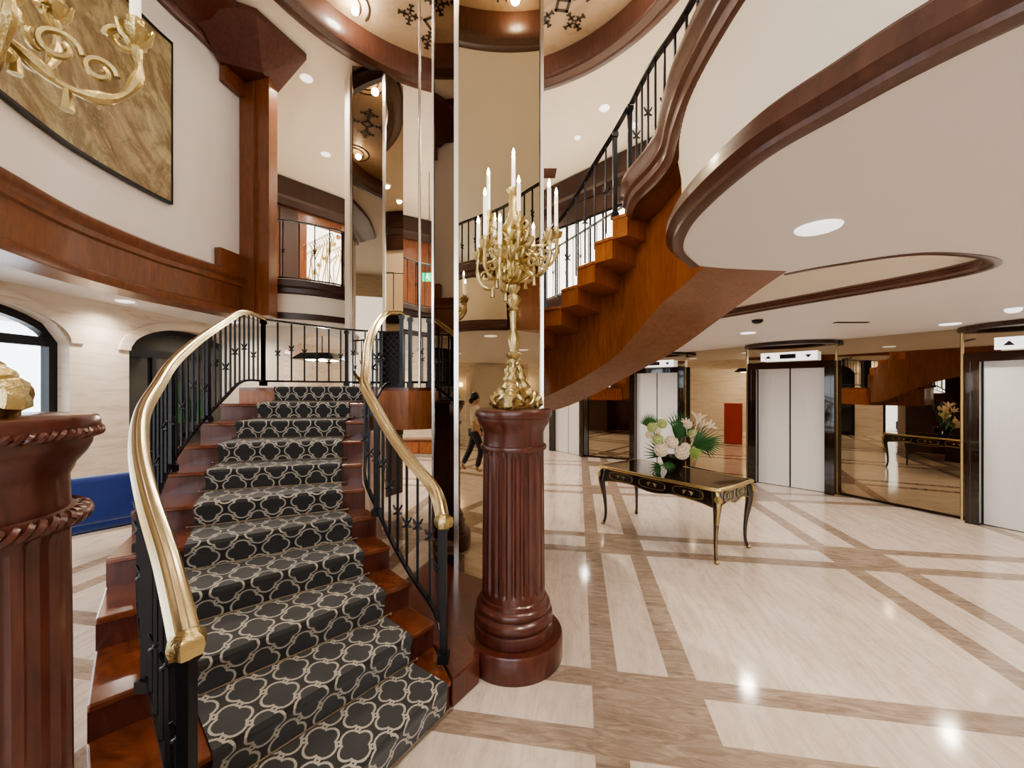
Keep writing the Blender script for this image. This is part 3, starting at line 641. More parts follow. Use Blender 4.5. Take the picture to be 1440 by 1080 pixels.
# ------------------------------------------------------------------ upper flight
CX, CY = -.3, 2.7
def pol(th, r): a = math.radians(th); return (CX+r*math.cos(a), CY+r*math.sin(a))
Ik = [pol(106,1.95), pol(99,1.92), pol(92,1.90), pol(85,1.88), pol(77.5,1.86), (.33,4.42), (.53,4.28), (.67,4.06), (.80,3.85), (.93,3.69), (1.04,3.59)]
th_k = [106,99,92,85,77.5,69.9,62.3,54.5,46.3,38.8,33.6]
OUT = [(-10,1.83,2.3,2.62),(3.9,1.91,2.85,2.6),(22.7,1.85,3.6,2.4),(35.3,1.65,4.08,2.15),(50.5,1.43,4.8,1.954),(63.3,1.01,5.3,1.66),(73.3,.57,5.6,1.45),(84.5,0,5.8,1.4),(97,-.7,5.8,1.33),(112,-1.2,5.6,1.33)]
INN = [(-10,1.28,2.5,2.62),(-2,1.27,2.64,2.6),(10,1.29,3.0,2.57),(28.7,1.30,3.56,2.52),(48.5,1.15,4.33,2.148),(62.4,.82,4.85,1.887),(75.1,.40,5.30,1.652),(83.6,-.02,5.25,1.5),(92.4,-.4,5.15,1.37),(104.9,-.86,4.85,1.33),(112,-1.0,4.7,1.33)]
def interp(tab, th):
    for i in range(len(tab)-1):
        if tab[i][0] <= th <= tab[i+1][0]:
            f = (th-tab[i][0])/(tab[i+1][0]-tab[i][0]); return tuple(tab[i][k]*(1-f)+tab[i+1][k]*f for k in (1,2,3))
    return tab[-1][1:]
t2 = thing('curved_staircase', 'upper flight of amber wood steps winding over the lobby, seen from below', 'staircase')
for k in range(1, 11):
    z = H+.175*k; a, b_ = Ik[k], (Ik[k+1] if k < 10 else (1.10,3.45)); th2 = th_k[k+1] if k < 10 else 28
    o1, o2 = interp(OUT, th_k[k]), interp(OUT, th2)
    MB().prism([a, b_, o2[:2], o1[:2]], z-.20, z-.03).build('riser', M['wood_orange'], t2)
    aa = lerp(a, o1, -.02); bb = lerp(b_, o2, -.02)
    MB().prism([aa, bb, o2[:2], o1[:2]], z-.03, z).build('tread', M['wood_orange'], t2, bevel=.006)
def ztop(th):
    if th <= 33.6: return 3.40
    for i in range(10):
        if th_k[i+1] <= th <= th_k[i]:
            f = (th_k[i]-th)/(th_k[i]-th_k[i+1]); return H+.175*(i+f)-.14
    return H-.05
ths = [-10+2.44*i for i in range(50)]
def strg(tab, name, mat, top):
    mb = MB(); P = [interp(tab, th) for th in ths]; P = [tuple(sum(P[max(0,min(49,i+d))][c_] for d in (-2,-1,0,1,2))/5 for c_ in range(3)) for i in range(50)]
    mb.add([p for p in P]+[(p[0], p[1], max(p[2]+.02, ztop(th))) for p, th in zip(P, ths)], [(i, i+1, 50+i+1, 50+i) for i in range(49)])
    mb.build(name, mat, t2, smooth=True); return P
PI_ = strg(INN, 'inner_string', M['wood_orange'], 0); PO_ = strg(OUT, 'outer_string', M['wood_panel'], 0)
mb = MB(); n = 6; vs = []
for i in range(50):
    for j in range(n+1): vs.append(lerp(PI_[i], PO_[i], j/n))
mb.add(vs, [(i*(n+1)+j, i*(n+1)+j+1, (i+1)*(n+1)+j+1, (i+1)*(n+1)+j) for i in range(49) for j in range(n)])
mb.build('soffit', M['soffit'], t2, smooth=True)
up = [(Ik[k][0]+.03, Ik[k][1]+.03, H+.175*k+.82) for k in range(1, 11)]
railing(up, 'black iron railing climbing beside the upper amber steps', .82, .14, M['iron'], HRs, newels=(0, 24, 48, -1), orn=2, low=-.02, brail=False)
railing([(1.08,3.6,4.37),(1.09,3.1,4.32),(1.13,2.77,4.28),(1.16,2.5,4.28),(1.14,2.1,4.28),(1.13,1.7,4.28),(1.2,1.3,4.28),(1.35,.9,4.28),(1.6,.5,4.28)], 'iron gallery railing above the cream curved fascia, top right', .74, .14, M['iron'], HRs, newels=(24, -1), orn=2)
railing([(p[0]-.03, p[1]+.05, 4.6) for p in edgeC[4::8]+[edgeC[-1]]], 'far gallery iron railing under the wood-panelled upper wall', 1.02, .24, M['iron'], HRs, newels=(12, 24), orn=2)
railing([(p[0]+.08, p[1]+.03, 4.6) for p in edgeA[0:48:8]], 'gallery iron railing behind the upper flight of steps', 1.02, .24, M['iron'], HRs, newels=(12,), orn=2)

# ------------------------------------------------------------------ pedestals and candelabra
def flute(r, z, a):
    if .46 <= z <= 1.37:
        e = min(1, (z-.45)/.03, (1.38-z)/.03); c_ = math.cos(24*a)
        return r-.013*max(0, e)*max(0, c_)**.6
    return r
t = thing('fluted_pedestal', 'central round mahogany pedestal with fluted shaft at the stair foot', 'pedestal', (.01, 2.72, 0))
MB().lathe([(.33,0),(.333,.01),(.333,.15),(.325,.165),(.2,.166)], 64).build('base_drum', M['wood'], t, smooth=True)
MB().lathe([(.25,.165),(.267,.17),(.267,.235),(.25,.245),(.262,.255),(.268,.275),(.262,.30),(.245,.31),(.238,.32),(.248,.335),(.25,.35),(.243,.368),(.225,.378),(.222,.39),(.222,.405),(.212,.415),(.2,.42)], 64).build('torus_moldings', M['wood'], t, smooth=True)
MB().lathe([(.213,.41),(.213,.45)]+[(.213,.46+.0091*i) for i in range(5)]+[(.212,.52),(.211,.8),(.209,1.1),(.207,1.32)]+[(.207,1.33+.01*i) for i in range(5)]+[(.207,1.39)], 240, rf=flute).build('fluted_shaft', M['wood'], t, smooth=True)
cap = MB().lathe([(.2,1.385),(.222,1.388),(.226,1.402),(.222,1.416),(.207,1.42),(.205,1.50),(.212,1.515),(.216,1.53),(.235,1.555),(.246,1.58),(.248,1.60),(.258,1.605),(.262,1.62),(.262,1.64),(.257,1.652),(.25,1.655),(.01,1.658)], 64).build('capital', M['wood'], t, smooth=True)
ped = t
ZP = .075
t2_ = dup(ped, (-1.315, .911, ZP), .3, 'near left pedestal with rope-carved capital, cut off by the frame')
MB().lathe([(.34,-ZP),(.34,.0)], 48).build('floor_pad', M['wood'], t2_)
for R, z, n, rt in ((.256, 1.612, 84, .0085), (.228, 1.40, 60, .012)):
    mb = MB()
    for ph in (0, PI):
        mb.tube([((R+rt*.8*math.cos(n*a/2+ph))*math.cos(a), (R+rt*.8*math.cos(n*a/2+ph))*math.sin(a), z+rt*.8*math.sin(n*a/2+ph)) for a in [2*PI*i/480 for i in range(481)]], rt, 6)
    mb.build('rope_molding', M['wood'], t2_, smooth=True)

ZT = 1.66
def candelabrum():
    t = thing('candelabrum', 'ornate gilded candelabrum with lit candles on the central pedestal', 'candelabrum', (.01, 2.72, ZT))
    mb = MB()
    for q in range(3):
        a = 2*PI*q/3+.35; c_, s_ = math.cos(a), math.sin(a)
        P = crom([(c_*r, s_*r, z) for r, z in ((.02,.33),(.045,.26),(.06,.18),(.10,.11),(.15,.075),(.185,.045),(.17,.02),(.15,.03))], 5)
        mb.tube(P, [.022+.016*math.sin(PI*i/len(P))+.006*math.sin(i*1.7) for i in range(len(P))], 8)
        mb.ball((c_*.178, s_*.178, .03), .03, 8); mb.ball((c_*.10, s_*.10, .14), .026, 6)
        for sd in (-1, 1):
            mb.tube(crom([(c_*.1-s_*sd*.02, s_*.1+c_*sd*.02, .1), (c_*.12-s_*sd*.07, s_*.12+c_*sd*.07, .07), (c_*.09-s_*sd*.09, s_*.09+c_*sd*.09, .03), (c_*.06-s_*sd*.05, s_*.06+c_*sd*.05, .025)], 4), .012, 6)
    mb.lathe([(.11,.0),(.115,.012),(.08,.02),(.05,.05),(.02,.06)], 24, rf=lambda r, z, a: r*(1+.15*math.cos(3*a)))
    mb.build('tripod_base', M['gilt'], t, smooth=True)
    prof = [(.03,.28),(.04,.30),(.022,.33),(.045,.355),(.05,.37),(.026,.385),(.03,.41),(.038,.44),(.04,.48),(.028,.51),(.022,.53),(.024,.60),(.03,.64),(.026,.66),(.04,.675),(.026,.69),(.03,.70),(.052,.735),(.05,.75),(.022,.78),(.045,.81),(.048,.83),(.026,.85),(.04,.865),(.065,.885),(.07,.92),(.055,.97),(.06,1.0),(.075,1.03),(.085,1.08),(.07,1.13),(.05,1.16),(.065,1.19),(.07,1.24),(.04,1.30),(.03,1.36),(.035,1.42),(.02,1.45),(.045,1.47),(.05,1.49),(.02,1.50)]
    MB().lathe(prof, 32, rf=lambda r, z, a: r*(1+(.10 if r > .035 else .03)*math.cos(8*a+z*20))).build('stem', M['gilt'], t, smooth=True)
    mb = MB()
    for z, n, R, s in ((.90,8,.07,.045),(1.02,8,.08,.05),(1.13,8,.085,.05),(1.22,6,.07,.04)):
        for q in range(n):
            a = 2*PI*q/n+z*9; c_, s_ = math.cos(a), math.sin(a)
            mb.tube(crom([(c_*R*.6, s_*R*.6, z-s*.6), (c_*(R+s*.5), s_*(R+s*.5), z-s*.2), (c_*(R+s), s_*(R+s), z+s*.6), (c_*(R+s*.5), s_*(R+s*.5), z+s)], 4), [.012,.016,.017,.016,.015,.014,.013,.012,.011,.010,.009,.008,.006][:13], 6)
    mb.build('leaf_cluster', M['gilt'], t, smooth=True)
    def arm(a, R, z0, zc, hc):
        c_, s_ = math.cos(a), math.sin(a); dz = zc-z0
        prof = [(.05, z0), (.11, z0-.04), (R*.6, z0-.10), (R*.88, z0-.08), (R*1.02, z0+.01), (R, zc-.05), (R, zc-.02)]
        P = crom([(c_*r, s_*r, z) for r, z in prof], 6)
        mb = MB(); mb.tube(P, [.013+.004*math.sin(i*.9) for i in range(len(P))], 8)
        for (r0, zz, sr, dr) in ((R*.55, z0+.0, .045, 1), (R*.92, z0+.09, .036, -1), (R*.78, z0-.02, .035, 1)):   # scrolls
            mb.tube([(c_*(r0+dr*sr*math.cos(u_)*(1-u_/11)), s_*(r0+dr*sr*math.cos(u_)*(1-u_/11)), zz+sr*math.sin(u_)*(1-u_/11)) for u_ in [j*.38 for j in range(20)]], .009, 6)
        for q in range(5):
            u_ = q*1.256; mb.tube([(c_*R, s_*R, zc-.05), (c_*R+.03*math.cos(u_), s_*R+.03*math.sin(u_), zc-.03), (c_*R+.042*math.cos(u_), s_*R+.042*math.sin(u_), zc+.005)], [.012,.01,.004], 6)
        mb.lathe([(.012,-.05),(.03,-.03),(.036,-.012),(.040,-.005),(.018,0),(.02,.03),(.014,.031)], 16, (c_*R, s_*R, zc))
        mb.tube([(c_*R*.6, s_*R*.6, z0-.1), (c_*R*.6, s_*R*.6, z0-.16)], [.008,.016], 6)
        o = mb.build('arm', M['gilt'], t, smooth=True)
        cd = MB().lathe([(.013, 0), (.0125, hc), (.004, hc+.005)], 14, (c_*R, s_*R, zc+.01)).build('candle', M['candle'], t, smooth=True)
        MB().lathe([(.003,0),(.010,.012),(.0105,.022),(.006,.04),(.001,.055)], 12, (c_*R, s_*R, zc+.012+hc)).build('flame', M['flame'], cd, smooth=True)
    for a, R, zc, hc in ((8,.30,1.22,.24),(-48,.33,1.10,.27),(58,.28,1.15,.15),(-78,.16,1.24,.20),(128,.22,1.20,.14),(212,.22,1.10,.28),(165,.18,1.34,.26),(188,.24,1.05,.18),(-110,.25,1.00,.16)):
        arm(math.radians(a), R, zc-.14 if R > .2 else 1.14, zc, hc)
    cd = MB().lathe([(.014,0),(.013,.22),(.004,.225)], 14, (0,0,1.5)).build('candle', M['candle'], t, smooth=True)
    MB().lathe([(.003,0),(.010,.012),(.0105,.022),(.006,.04),(.001,.055)], 12, (0,0,1.722)).build('flame', M['flame'], cd, smooth=True)
    return t
cand = candelabrum()
dup(cand, (-1.315, .911, ZT+ZP), math.radians(95), 'gilded candelabrum on the near left pedestal, its scroll arms crossing the painting')

# ------------------------------------------------------------------ table and flowers
TC = (1.93, 4.87); rz = math.radians(-53.8)
t = thing('console_table', 'black lacquer table with gilt mounts and curved legs in the lobby', 'table', (*TC, 0), rz)
HX, HYt = .80, .405
def rr(hx, hy, r=.03, bow=.02, n=10):
    out = []
    for (x0, y0, x1, y1) in ((-hx,-hy,hx,-hy),(hx,-hy,hx,hy),(hx,hy,-hx,hy),(-hx,hy,-hx,-hy)):
        dx, dy = x1-x0, y1-y0; L = math.hypot(dx, dy)
        for i in range(n):
            f = .03+.94*i/(n-1); w = -bow*math.cos(2*PI*f*1.0)*.5+bow*.5; out.append((x0+dx*f+dy/L*w*1, y0+dy*f-dx/L*w*1))
    return out
MB().prism(rr(HX-.02, HYt-.02), .745, .775).build('tabletop', M['lacquer'], t)
mb = MB(); p = rr(HX-.015, HYt-.015); mb.sweep2(p, [(-.01,.742),(.012,.745),(.018,.758),(.012,.772),(-.01,.778),(-.02,.776)], closed=True); mb.build('brass_edge', M['gilt'], t, smooth=True)
def apron(x0, y0, x1, y1, name='apron'):
    n = 32; dx, dy = x1-x0, y1-y0; L = math.hypot(dx, dy); nx, ny = dy/L, -dx/L; mb = MB(); vs = []
    dn = [.135+.05*(abs(2*i/n-1)**4)+.035*max(0, math.cos((i/n-.5)*PI*3))*(1 if abs(i/n-.5) < .17 else 0) for i in range(n+1)]
    for o_ in (0, .025):
        for i in range(n+1):
            f = i/n; vs += [(x0+dx*f+nx*o_, y0+dy*f+ny*o_, .745), (x0+dx*f+nx*o_, y0+dy*f+ny*o_, .745-dn[i])]
    m = 2*(n+1)
    fs = [(2*i, 2*i+2, 2*i+3, 2*i+1) for i in range(n)]+[(m+2*i, m+2*i+1, m+2*i+3, m+2*i+2) for i in range(n)]+[(2*i+1, 2*i+3, m+2*i+3, m+2*i+1) for i in range(n)]
    mb.add(vs, fs); ap = mb.build(name, M['lacquer'], t)
    mb = MB(); q = lambda f, z, o_=.03: (x0+dx*f+nx*o_, y0+dy*f+ny*o_, z)
    mb.tube([q(i/n, .745-dn[i]+.005) for i in range(1, n)], .006, 6)
    for c_ in ((.2, .5, .8) if L > 1 else (.3, .7)):
        w = .13 if L > 1 else .17
        pts = [q(c_+w*.9*math.copysign(abs(math.cos(u_))**.6, math.cos(u_)), .67+.05*math.copysign(abs(math.sin(u_))**.6, math.sin(u_))) for u_ in [j*2*PI/28 for j in range(29)]]
        mb.tube(pts, .0045, 6)
        for sg in (-1, 1):
            mb.tube([q(c_+sg*(.01+.035*u_/6+.012*math.sin(u_)), .67+.018*math.cos(u_*1.3)) for u_ in [j*.4 for j in range(16)]], .005, 6)
    mb.build('gilt_scrollwork', M['gilt'], ap, smooth=True)
ix, iy = HX-.06, HYt-.06
apron(-ix, -iy, ix, -iy); apron(ix, -iy, ix, iy); apron(ix, iy, -ix, iy); apron(-ix, iy, -ix, -iy)
for sx_ in (-1, 1):
    for sy in (-1, 1):
        c_ = Vector((sx_, sy, 0)).normalized(); base = Vector((sx_*(HX-.07), sy*(HYt-.07), 0))
        prof = [(.0,.74,.045),(.02,.68,.05),(.035,.60,.046),(.03,.52,.037),(.01,.40,.028),(-.008,.25,.020),(-.010,.12,.017),(.004,.05,.018),(.022,.015,.022),(.025,.0,.02)]
        P = crom([(*(base+c_*a)[:2], z, r) for a, z, r in prof], 4)
        lg = MB(); lg.tube([p[:3] for p in P], [p[3] for p in P], 10); lg = lg.build('leg', M['lacquer'], t, smooth=True)
        mb = MB(); Q = crom([(*(base+c_*(a+r*.75))[:2], z, r*.5) for a, z, r in prof[:5]], 4); mb.tube([p[:3] for p in Q], [p[3] for p in Q], 8)
        mb.ball(base+c_*.065+Vector((0,0,.66)), .035, 8, 1.3, lambda r, z, a: r*(1+.15*math.cos(5*a)))
        mb.ball(base+c_*.03+Vector((0,0,.02)), .028, 8, .7); Q = [(*(base+c_*(a+r*.8))[:2], z) for a, z, r in prof[4:]]; mb.tube(Q, .006, 6)
        mb.build('gilt_mount', M['gilt'], lg, smooth=True)
# arrangement
fc = at(948, 664, .78); fl = thing('flower_arrangement', 'dark glass vase of cream blooms and palm fronds on the gilt table', 'flowers', (fc[0], fc[1]+.02, .778))
MB().lathe([(.07,0),(.075,.01),(.10,.06),(.13,.14),(.15,.19),(.145,.195),(.12,.15),(.02,.05)], 28, rf=lambda r, z, a: r*(1+.05*math.cos(10*a))).build('vase', M['lacquer'], fl, smooth=True)
def bloom(c_, r, mat, name='bloom'):
    mb = MB(); mb.ball(c_, r*.75, 10)
    rnd = random.Random(int(c_[0]*999)+5)
    for i in range(46):
        z = 1-2*(i+.5)/46; a = i*2.399; q = Vector((math.sqrt(1-z*z)*math.cos(a), math.sqrt(1-z*z)*math.sin(a), z))
        sd = q.cross(Vector((.3,.2,.9))).normalized(); up_ = q.cross(sd); p = Vector(c_)
        w = r*.32; b0 = p+q*r*.55; m_ = p+q*r*.98; tp = p+q*r*.9+up_*r*.34
        mb.add([b0-sd*w*.5, b0+sd*w*.5, m_+sd*w, tp+sd*w*.4, tp-sd*w*.4, m_-sd*w], [(0,1,2,3,4,5)])
    stem = mb.build(name, M[mat], fl, smooth=False)
def Lp(px, py, dy=0):    # point in the bouquet plane, relative to vase
    Y = fc[1]+dy; return ((px-720)/F*Y-fc[0], dy, H-(py-HY)*Y/F-.778)
for px, py, r, m_, dy in ((931,633,.075,'petal',-.16),(945,622,.072,'petal',-.12),(960,637,.075,'petal',-.18),(965,629,.05,'petal',-.15),(918,601,.055,'petal_g',-.05),(932,596,.055,'petal_g',0),(926,618,.06,'petal_g',-.08),(914,612,.045,'petal',-.03),(927,607,.03,'petal',-.1),(968,597,.05,'petal',0),(975,610,.05,'petal_g',.03)):
    bloom(Lp(px, py, dy), r*1.12, m_)
def lily(c_, d, s):
    mb = MB(); d = Vector(d).normalized(); sd = d.cross(Vector((.1,1,.2))).normalized(); u_ = d.cross(sd)
    for q in range(6):
        a = q*PI/3; e = sd*math.cos(a)+u_*math.sin(a); f2 = d.cross(e); p = Vector(c_)
        mb.add([p, p+d*s*.5+e*s*.12-f2*s*.08, p+d*s*.9+e*s*.35-f2*s*.1, p+d*s*1.0+e*s*.62, p+d*s*.9+e*s*.35+f2*s*.1, p+d*s*.5+e*s*.12+f2*s*.08], [(0,1,2,3,4,5)])
    mb.tube([Vector(c_)-d*s*1.5, Vector(c_)], .006, 5)
    mb.build('lily', M['petal'], fl)
lily(Lp(980,600,-.02), (.2,-.1,1), .17); lily(Lp(992,604,-.05), (.8,-.2,.5), .13); lily(Lp(984,606,.05), (.5,.1,.8), .15); lily(Lp(966,600,.0), (-.2,-.3,.6), .1)
def frond(base, d, L, n=11, spread=1.0, mat='leaf'):
    mb = MB(); d = Vector(d).normalized(); sd = d.cross(Vector((0,1,.25))).normalized(); b0 = Vector(base)
    mb.tube([Vector((0,0,.12)), b0], .006, 5)
    for i in range(n):
        a = (i/(n-1)-.5)*spread*2.3; e = d*math.cos(a)+sd*math.sin(a); l = L*(1-.25*abs(a)/1.3); w = Vector((0,-1,0)).cross(e).normalized()*.013
        nn = e.cross(w).normalized()*.004
        mb.add([b0, b0+e*l*.35-w, b0+e*l*.35+nn*2, b0+e*l*.35+w, b0+e*l], [(0,1,2),(0,2,3),(1,4,2),(2,4,3)])
    mb.build('palm_frond', M[mat], fl)
frond(Lp(915,600,.08), (-.15,.1,1), .19, 13, .9); frond(Lp(952,620,.05), (.25,0,1), .38, 9, .45); frond(Lp(962,615,.0), (-.35,.1,1), .36, 7, .35)
frond(Lp(975,626,-.05), (1,-.1,.35), .36, 13, .8); frond(Lp(985,620,.0), (1,.1,-.35), .36, 12, .5); frond(Lp(970,630,-.08), (.5,-.2,-.5), .2, 8, .5, 'leaf_light')
frond(Lp(935,640,-.02), (-.8,-.1,.5), .3, 9, .7); frond(Lp(940,650,-.1), (0,-.3,-.6), .14, 9, .9); frond(Lp(960,615,.05), (.3,0,.6), .3, 9, .7); frond(Lp(930,655,-.05), (-.5,-.2,-.3), .2, 8, .8)

# ------------------------------------------------------------------ smaller things
ch = thing('lounge_chair', 'blue velvet chair with metal frame below the left archway', 'chair', (-4.42, 4.3, 0), math.radians(-128))
def cushion(nm, x0, x1, y0, y1, z0, z1, rot=0):
    mb = MB(); mb.box(x0, x1, y0, y1, z0, z1); o = mb.build(nm, M['blue'], ch, smooth=True); bv = o.modifiers.new('b', 'BEVEL'); bv.width = .05; bv.segments = 4
    return o
cushion('seat', -.33, .33, -.30, .30, .34, .50); cushion('backrest', -.33, .33, .20, .34, .42, .90); cushion('armrest', -.38, -.26, -.28, .3, .38, .68); cushion('armrest', .26, .38, -.28, .3, .38, .68)
MB().box(-.34, .34, -.3, .32, .31, .34).build('metal_frame', M['chrome'], ch)
for sx_ in (-1, 1):
    for sy in (-1, 1): MB().tube([(sx_*.30, sy*.27, .32), (sx_*.33, sy*.30, 0)], .012, 8).build('leg', M['chrome'], ch, smooth=True)
wr = thing('wine_rack', 'dark diamond-lattice rack standing on the landing behind the rail', 'rack', (-1.72, 5.72, H), math.radians(-8))
mb = MB(); mb.box(-.16,-.14,-.08,.08,0,.80); mb.box(.14,.16,-.08,.08,0,.80); mb.box(-.16,.16,-.08,.08,.78,.80); mb.box(-.16,.16,-.08,.08,0,.02); mb.box(-.15,.15,.06,.08,0,.8); mb.build('case', M['iron'], wr)
mb = MB()
for q in range(11):
    for sg_ in (-1, 1):
        z0 = -.2+.09*q; a0, a1 = (-.14, z0), (.14, z0+.28)
        if z0 < .02: f_ = (.02-z0)/.28; a0 = (-.14+.28*f_, .02)
        if a1[1] > .78: f_ = (.78-z0)/.28; a1 = (-.14+.28*f_, .78)
        if a1[0] > a0[0]: mb.tube([(sg_*a0[0], -.05, a0[1]), (sg_*a1[0], -.05, a1[1])], .006, 5)
mb.build('lattice', M['wood_dark'], wr)
cp = thing('console_cabinet', 'small reddish wood console far beyond under the landing', 'cabinet', (*at(592, 641, 0)[:2], 0), 0)
MB().box(-.45, .45, -.2, .2, .08, .42).build('body', M['wood_panel'], cp, bevel=.01); MB().box(-.48, .48, -.23, .22, .42, .46).build('top', M['wood_panel'], cp)
for sx_ in (-.4, .4): MB().box(sx_-.03, sx_+.03, -.18, .18, 0, .08).build('foot', M['wood_dark'], cp)
for sx_ in (-1, 1): MB().box(sx_*.22-.19, sx_*.22+.19, -.212, -.2, .11, .39).build('door', M['wood_orange'], cp)
lt = thing('pendant_canopy', 'dark trapezoid pendant canopy inside the archway behind the landing', 'lamp', (-4.1, 8.6, ZL))
mb = MB(); mb.add([(x*s, y*s, z) for s, z in ((.45,-.56),(.30,-.42)) for x, y in ((-1,-1),(1,-1),(1,1),(-1,1))], [(0,1,2,3),(4,7,6,5),(0,4,5,1),(1,5,6,2),(2,6,7,3),(3,7,4,0)]); mb.build('shade', M['iron'], lt)
MB().tube([(0,0,-.42),(0,0,0)], .012, 6).build('hanging_rod', M['iron'], lt); MB().box(-.25,.25,-.25,.25,-.57,-.562).build('diffuser', M['shade'], lt)
sg = thing('exit_sign', 'green exit sign glowing on the far upper gallery wall', 'sign', (-2.0, 9.6, 0))
MB().box(-.16, .16, -.02, .02, 4.36, 4.56).build('sign_plate', M['green_sign'], sg)
mb = MB(); mb.ball((-.03,-.024,4.52), .018, 6, 1); mb.tube([(-.03,-.024,4.49),(-.05,-.024,4.45),(-.09,-.024,4.41)], .012, 6); mb.tube([(-.05,-.024,4.45),(0,-.024,4.43),(.01,-.024,4.39)], .011, 6); mb.tube([(-.07,-.024,4.48),(-.03,-.024,4.48),(.02,-.024,4.46)], .008, 6); mb.box(.07,.12,-.025,-.02,4.39,4.53)
mb.build('running_figure', M['white_mark'], sg)
MB().tube([(0,0,4.56),(0,0,ZC)], .008, 6).build('hanging_rod', M['iron'], sg)
rb = thing('fire_cabinet', 'red cabinet reflected in the mirror panel behind the flowers', 'cabinet', (-1.0, 8.7, 0), PI/2*1.0); MB().box(-.25,.25,-.1,.1,0,1.3).build('body', M['red_sign'], rb, bevel=.02); MB().box(-.2,.2,.1,.11,.7,1.2).build('panel', M['white_mark'], rb)

# wall sconces
def sconce(x, y, z, rz, label):
    t = thing('wall_sconce', label, 'lamp', (x, y, z), rz, 'gilt wall sconces')
    mb = MB(); mb.ball((0,.0,0), .06, 8, 2.2); mb.tube([(0,-.02,-.2),(0,-.06,-.1),(0,-.05,.05)], .02, 6)
    mb.build('backplate', M['gilt'], t, smooth=True)
    for s_ in (-1, 1):
        mb = MB(); mb.tube(crom([(0,-.05,-.02),(s_*.06,-.1,-.06),(s_*.13,-.12,-.02),(s_*.13,-.12,.05)], 5), .01, 6); mb.lathe([(.01,-.02),(.035,0),(.012,.01)], 12, (s_*.13,-.12,.06)); a = mb.build('arm', M['gilt'], t, smooth=True)
        MB().lathe([(.07,0),(.045,.12),(.04,.12)], 16, (s_*.13,-.12,.09)).build('shade', M['shade'], a, smooth=True)
    return t
sconce(-5.46, 2.0, 1.75, math.radians(90), 'gilt double sconce on the left wall nearer the camera')
sconce(-3.5, 12.17, 1.75, 0, 'gilt double sconce on the far back wall')
sconce(-.5, 12.17, 1.75, 0, 'gilt double sconce on the far back wall near the lifts')
for t_, L_ in ((.3,'gilt double sconce left of the arched door on the front wall'),(2.45,'gilt double sconce right of the arched door on the front wall')):
    p = nwp(t_, .04); sconce(p[0], p[1], 1.75, math.atan2(ndy, ndx), L_)
sconce(7.38, 2.05, 1.75, math.radians(-90), 'gilt double sconce on the right travertine wall')

# downlights
def downlight(x, y, z, label, pw, group=None, spot=True):
    t = thing('downlight', label, 'light', (x, y, z), 0, group)
    MB().lathe([(.085,-.012),(.095,-.008),(.10,0),(.07,0),(.065,-.006)], 24).build('trim_ring', M['white_mark'], t, smooth=True)
    MB().lathe([(.001,-.004),(.066,-.004),(.066,-.002)], 24).build('lamp', M['lamp'], t)
    ld = bpy.data.lights.new('lamp_light', 'SPOT' if spot else 'POINT'); ld.energy = pw; ld.color = (1,.90,.76); ld.shadow_soft_size = .06
    if spot: ld.spot_size = math.radians(150); ld.spot_blend = 1.0
    lo = bpy.data.objects.new('lamp_light', ld); col.objects.link(lo); lo.location = (0, 0, -.03); lo.parent = t
DL = []
for px, py in ((458,217),(850,152)): DL.append((*at(px, py, ZC)[:2], ZC, 260, 'ceiling downlight at %s of the dome ring' % ('left' if px < 600 else 'right')))
for i, a in enumerate((-60, -20, 20, 100, 140, 180, 220)):
    DL.append((RC[0]+3.9*math.cos(math.radians(a)), RC[1]+3.9*math.sin(math.radians(a)), ZC, 260, None))
for x, y in ((-1.2,10.4),(2.4,7.9),(-3.6,9.9)): DL.append((x, y, ZC, 260, None))  # fill lamps added for the upper gallery, given downlight fittings
for x, y in ((1.53,1.99),(3.45,5.82)): DL.append((x, y, ZS, 70, 'downlight in the low ceiling %s' % ('over the curved wood edge' if x < 2 else 'before the middle lift')))
for x, y in ((4.4,3.2),(5.2,.5),(3.2,-.8),(3.6,-2.6),(2.9,7.9),(1.7,9.3),(5.5,5.0),(3.6,.9)): DL.append((x, y, ZS, 70, None))
for x, y in ((-5.15,5.3),(-4.9,2.2),(-4.9,7.0),(-1.2,10.5),(-3.6,9.5),(-.2,11.2)): DL.append((x, y, ZL, 60, None))
for x, y, z, pw, lb_ in DL:
    downlight(x, y, z, lb_ or {ZC:'round recessed downlight in the upper cream ceiling around the dome, some of the set added as fill', ZS:'round recessed downlight in the low lobby ceiling', ZL:'round recessed downlight in the ceiling under the gallery'}[z], pw, None if lb_ else 'recessed downlights %.1f' % z)
for i, (px, py, z, nm) in enumerate(((1065,450,ZS,'smoke_detector'),(1425,434,ZS,'smoke_detector'),(812,193,ZC,'smoke_detector'))):
    x, y, _ = at(px, py, z)
    tag(MB().lathe([(.06,0),(.06,-.02),(.04,-.04),(.01,-.045)], 20, (x, y, z)).build(nm, M['white_mark'] if i else M['iron'], smooth=True), ['small dark ceiling sensor beside the lobby downlight','white smoke detector on the low ceiling at the right edge','small smoke detector on the upper ceiling right of the dome'][i], 'detector')
x, y, _ = at(1197,453,ZS); tag(MB().box(x-.2, x+.2, y-.03, y+.03, ZS-.01, ZS-.002).build('air_vent', M['iron']), 'slim slot vent in the low lobby ceiling', 'vent')
x, y, _ = at(770,243,ZC); tag(MB().box(x-.2, x+.2, y-.2, y+.2, ZC-.03, ZC-.002).build('air_vent', M['fascia']), 'square brown air vent on the upper ceiling near the mirrored column', 'vent')

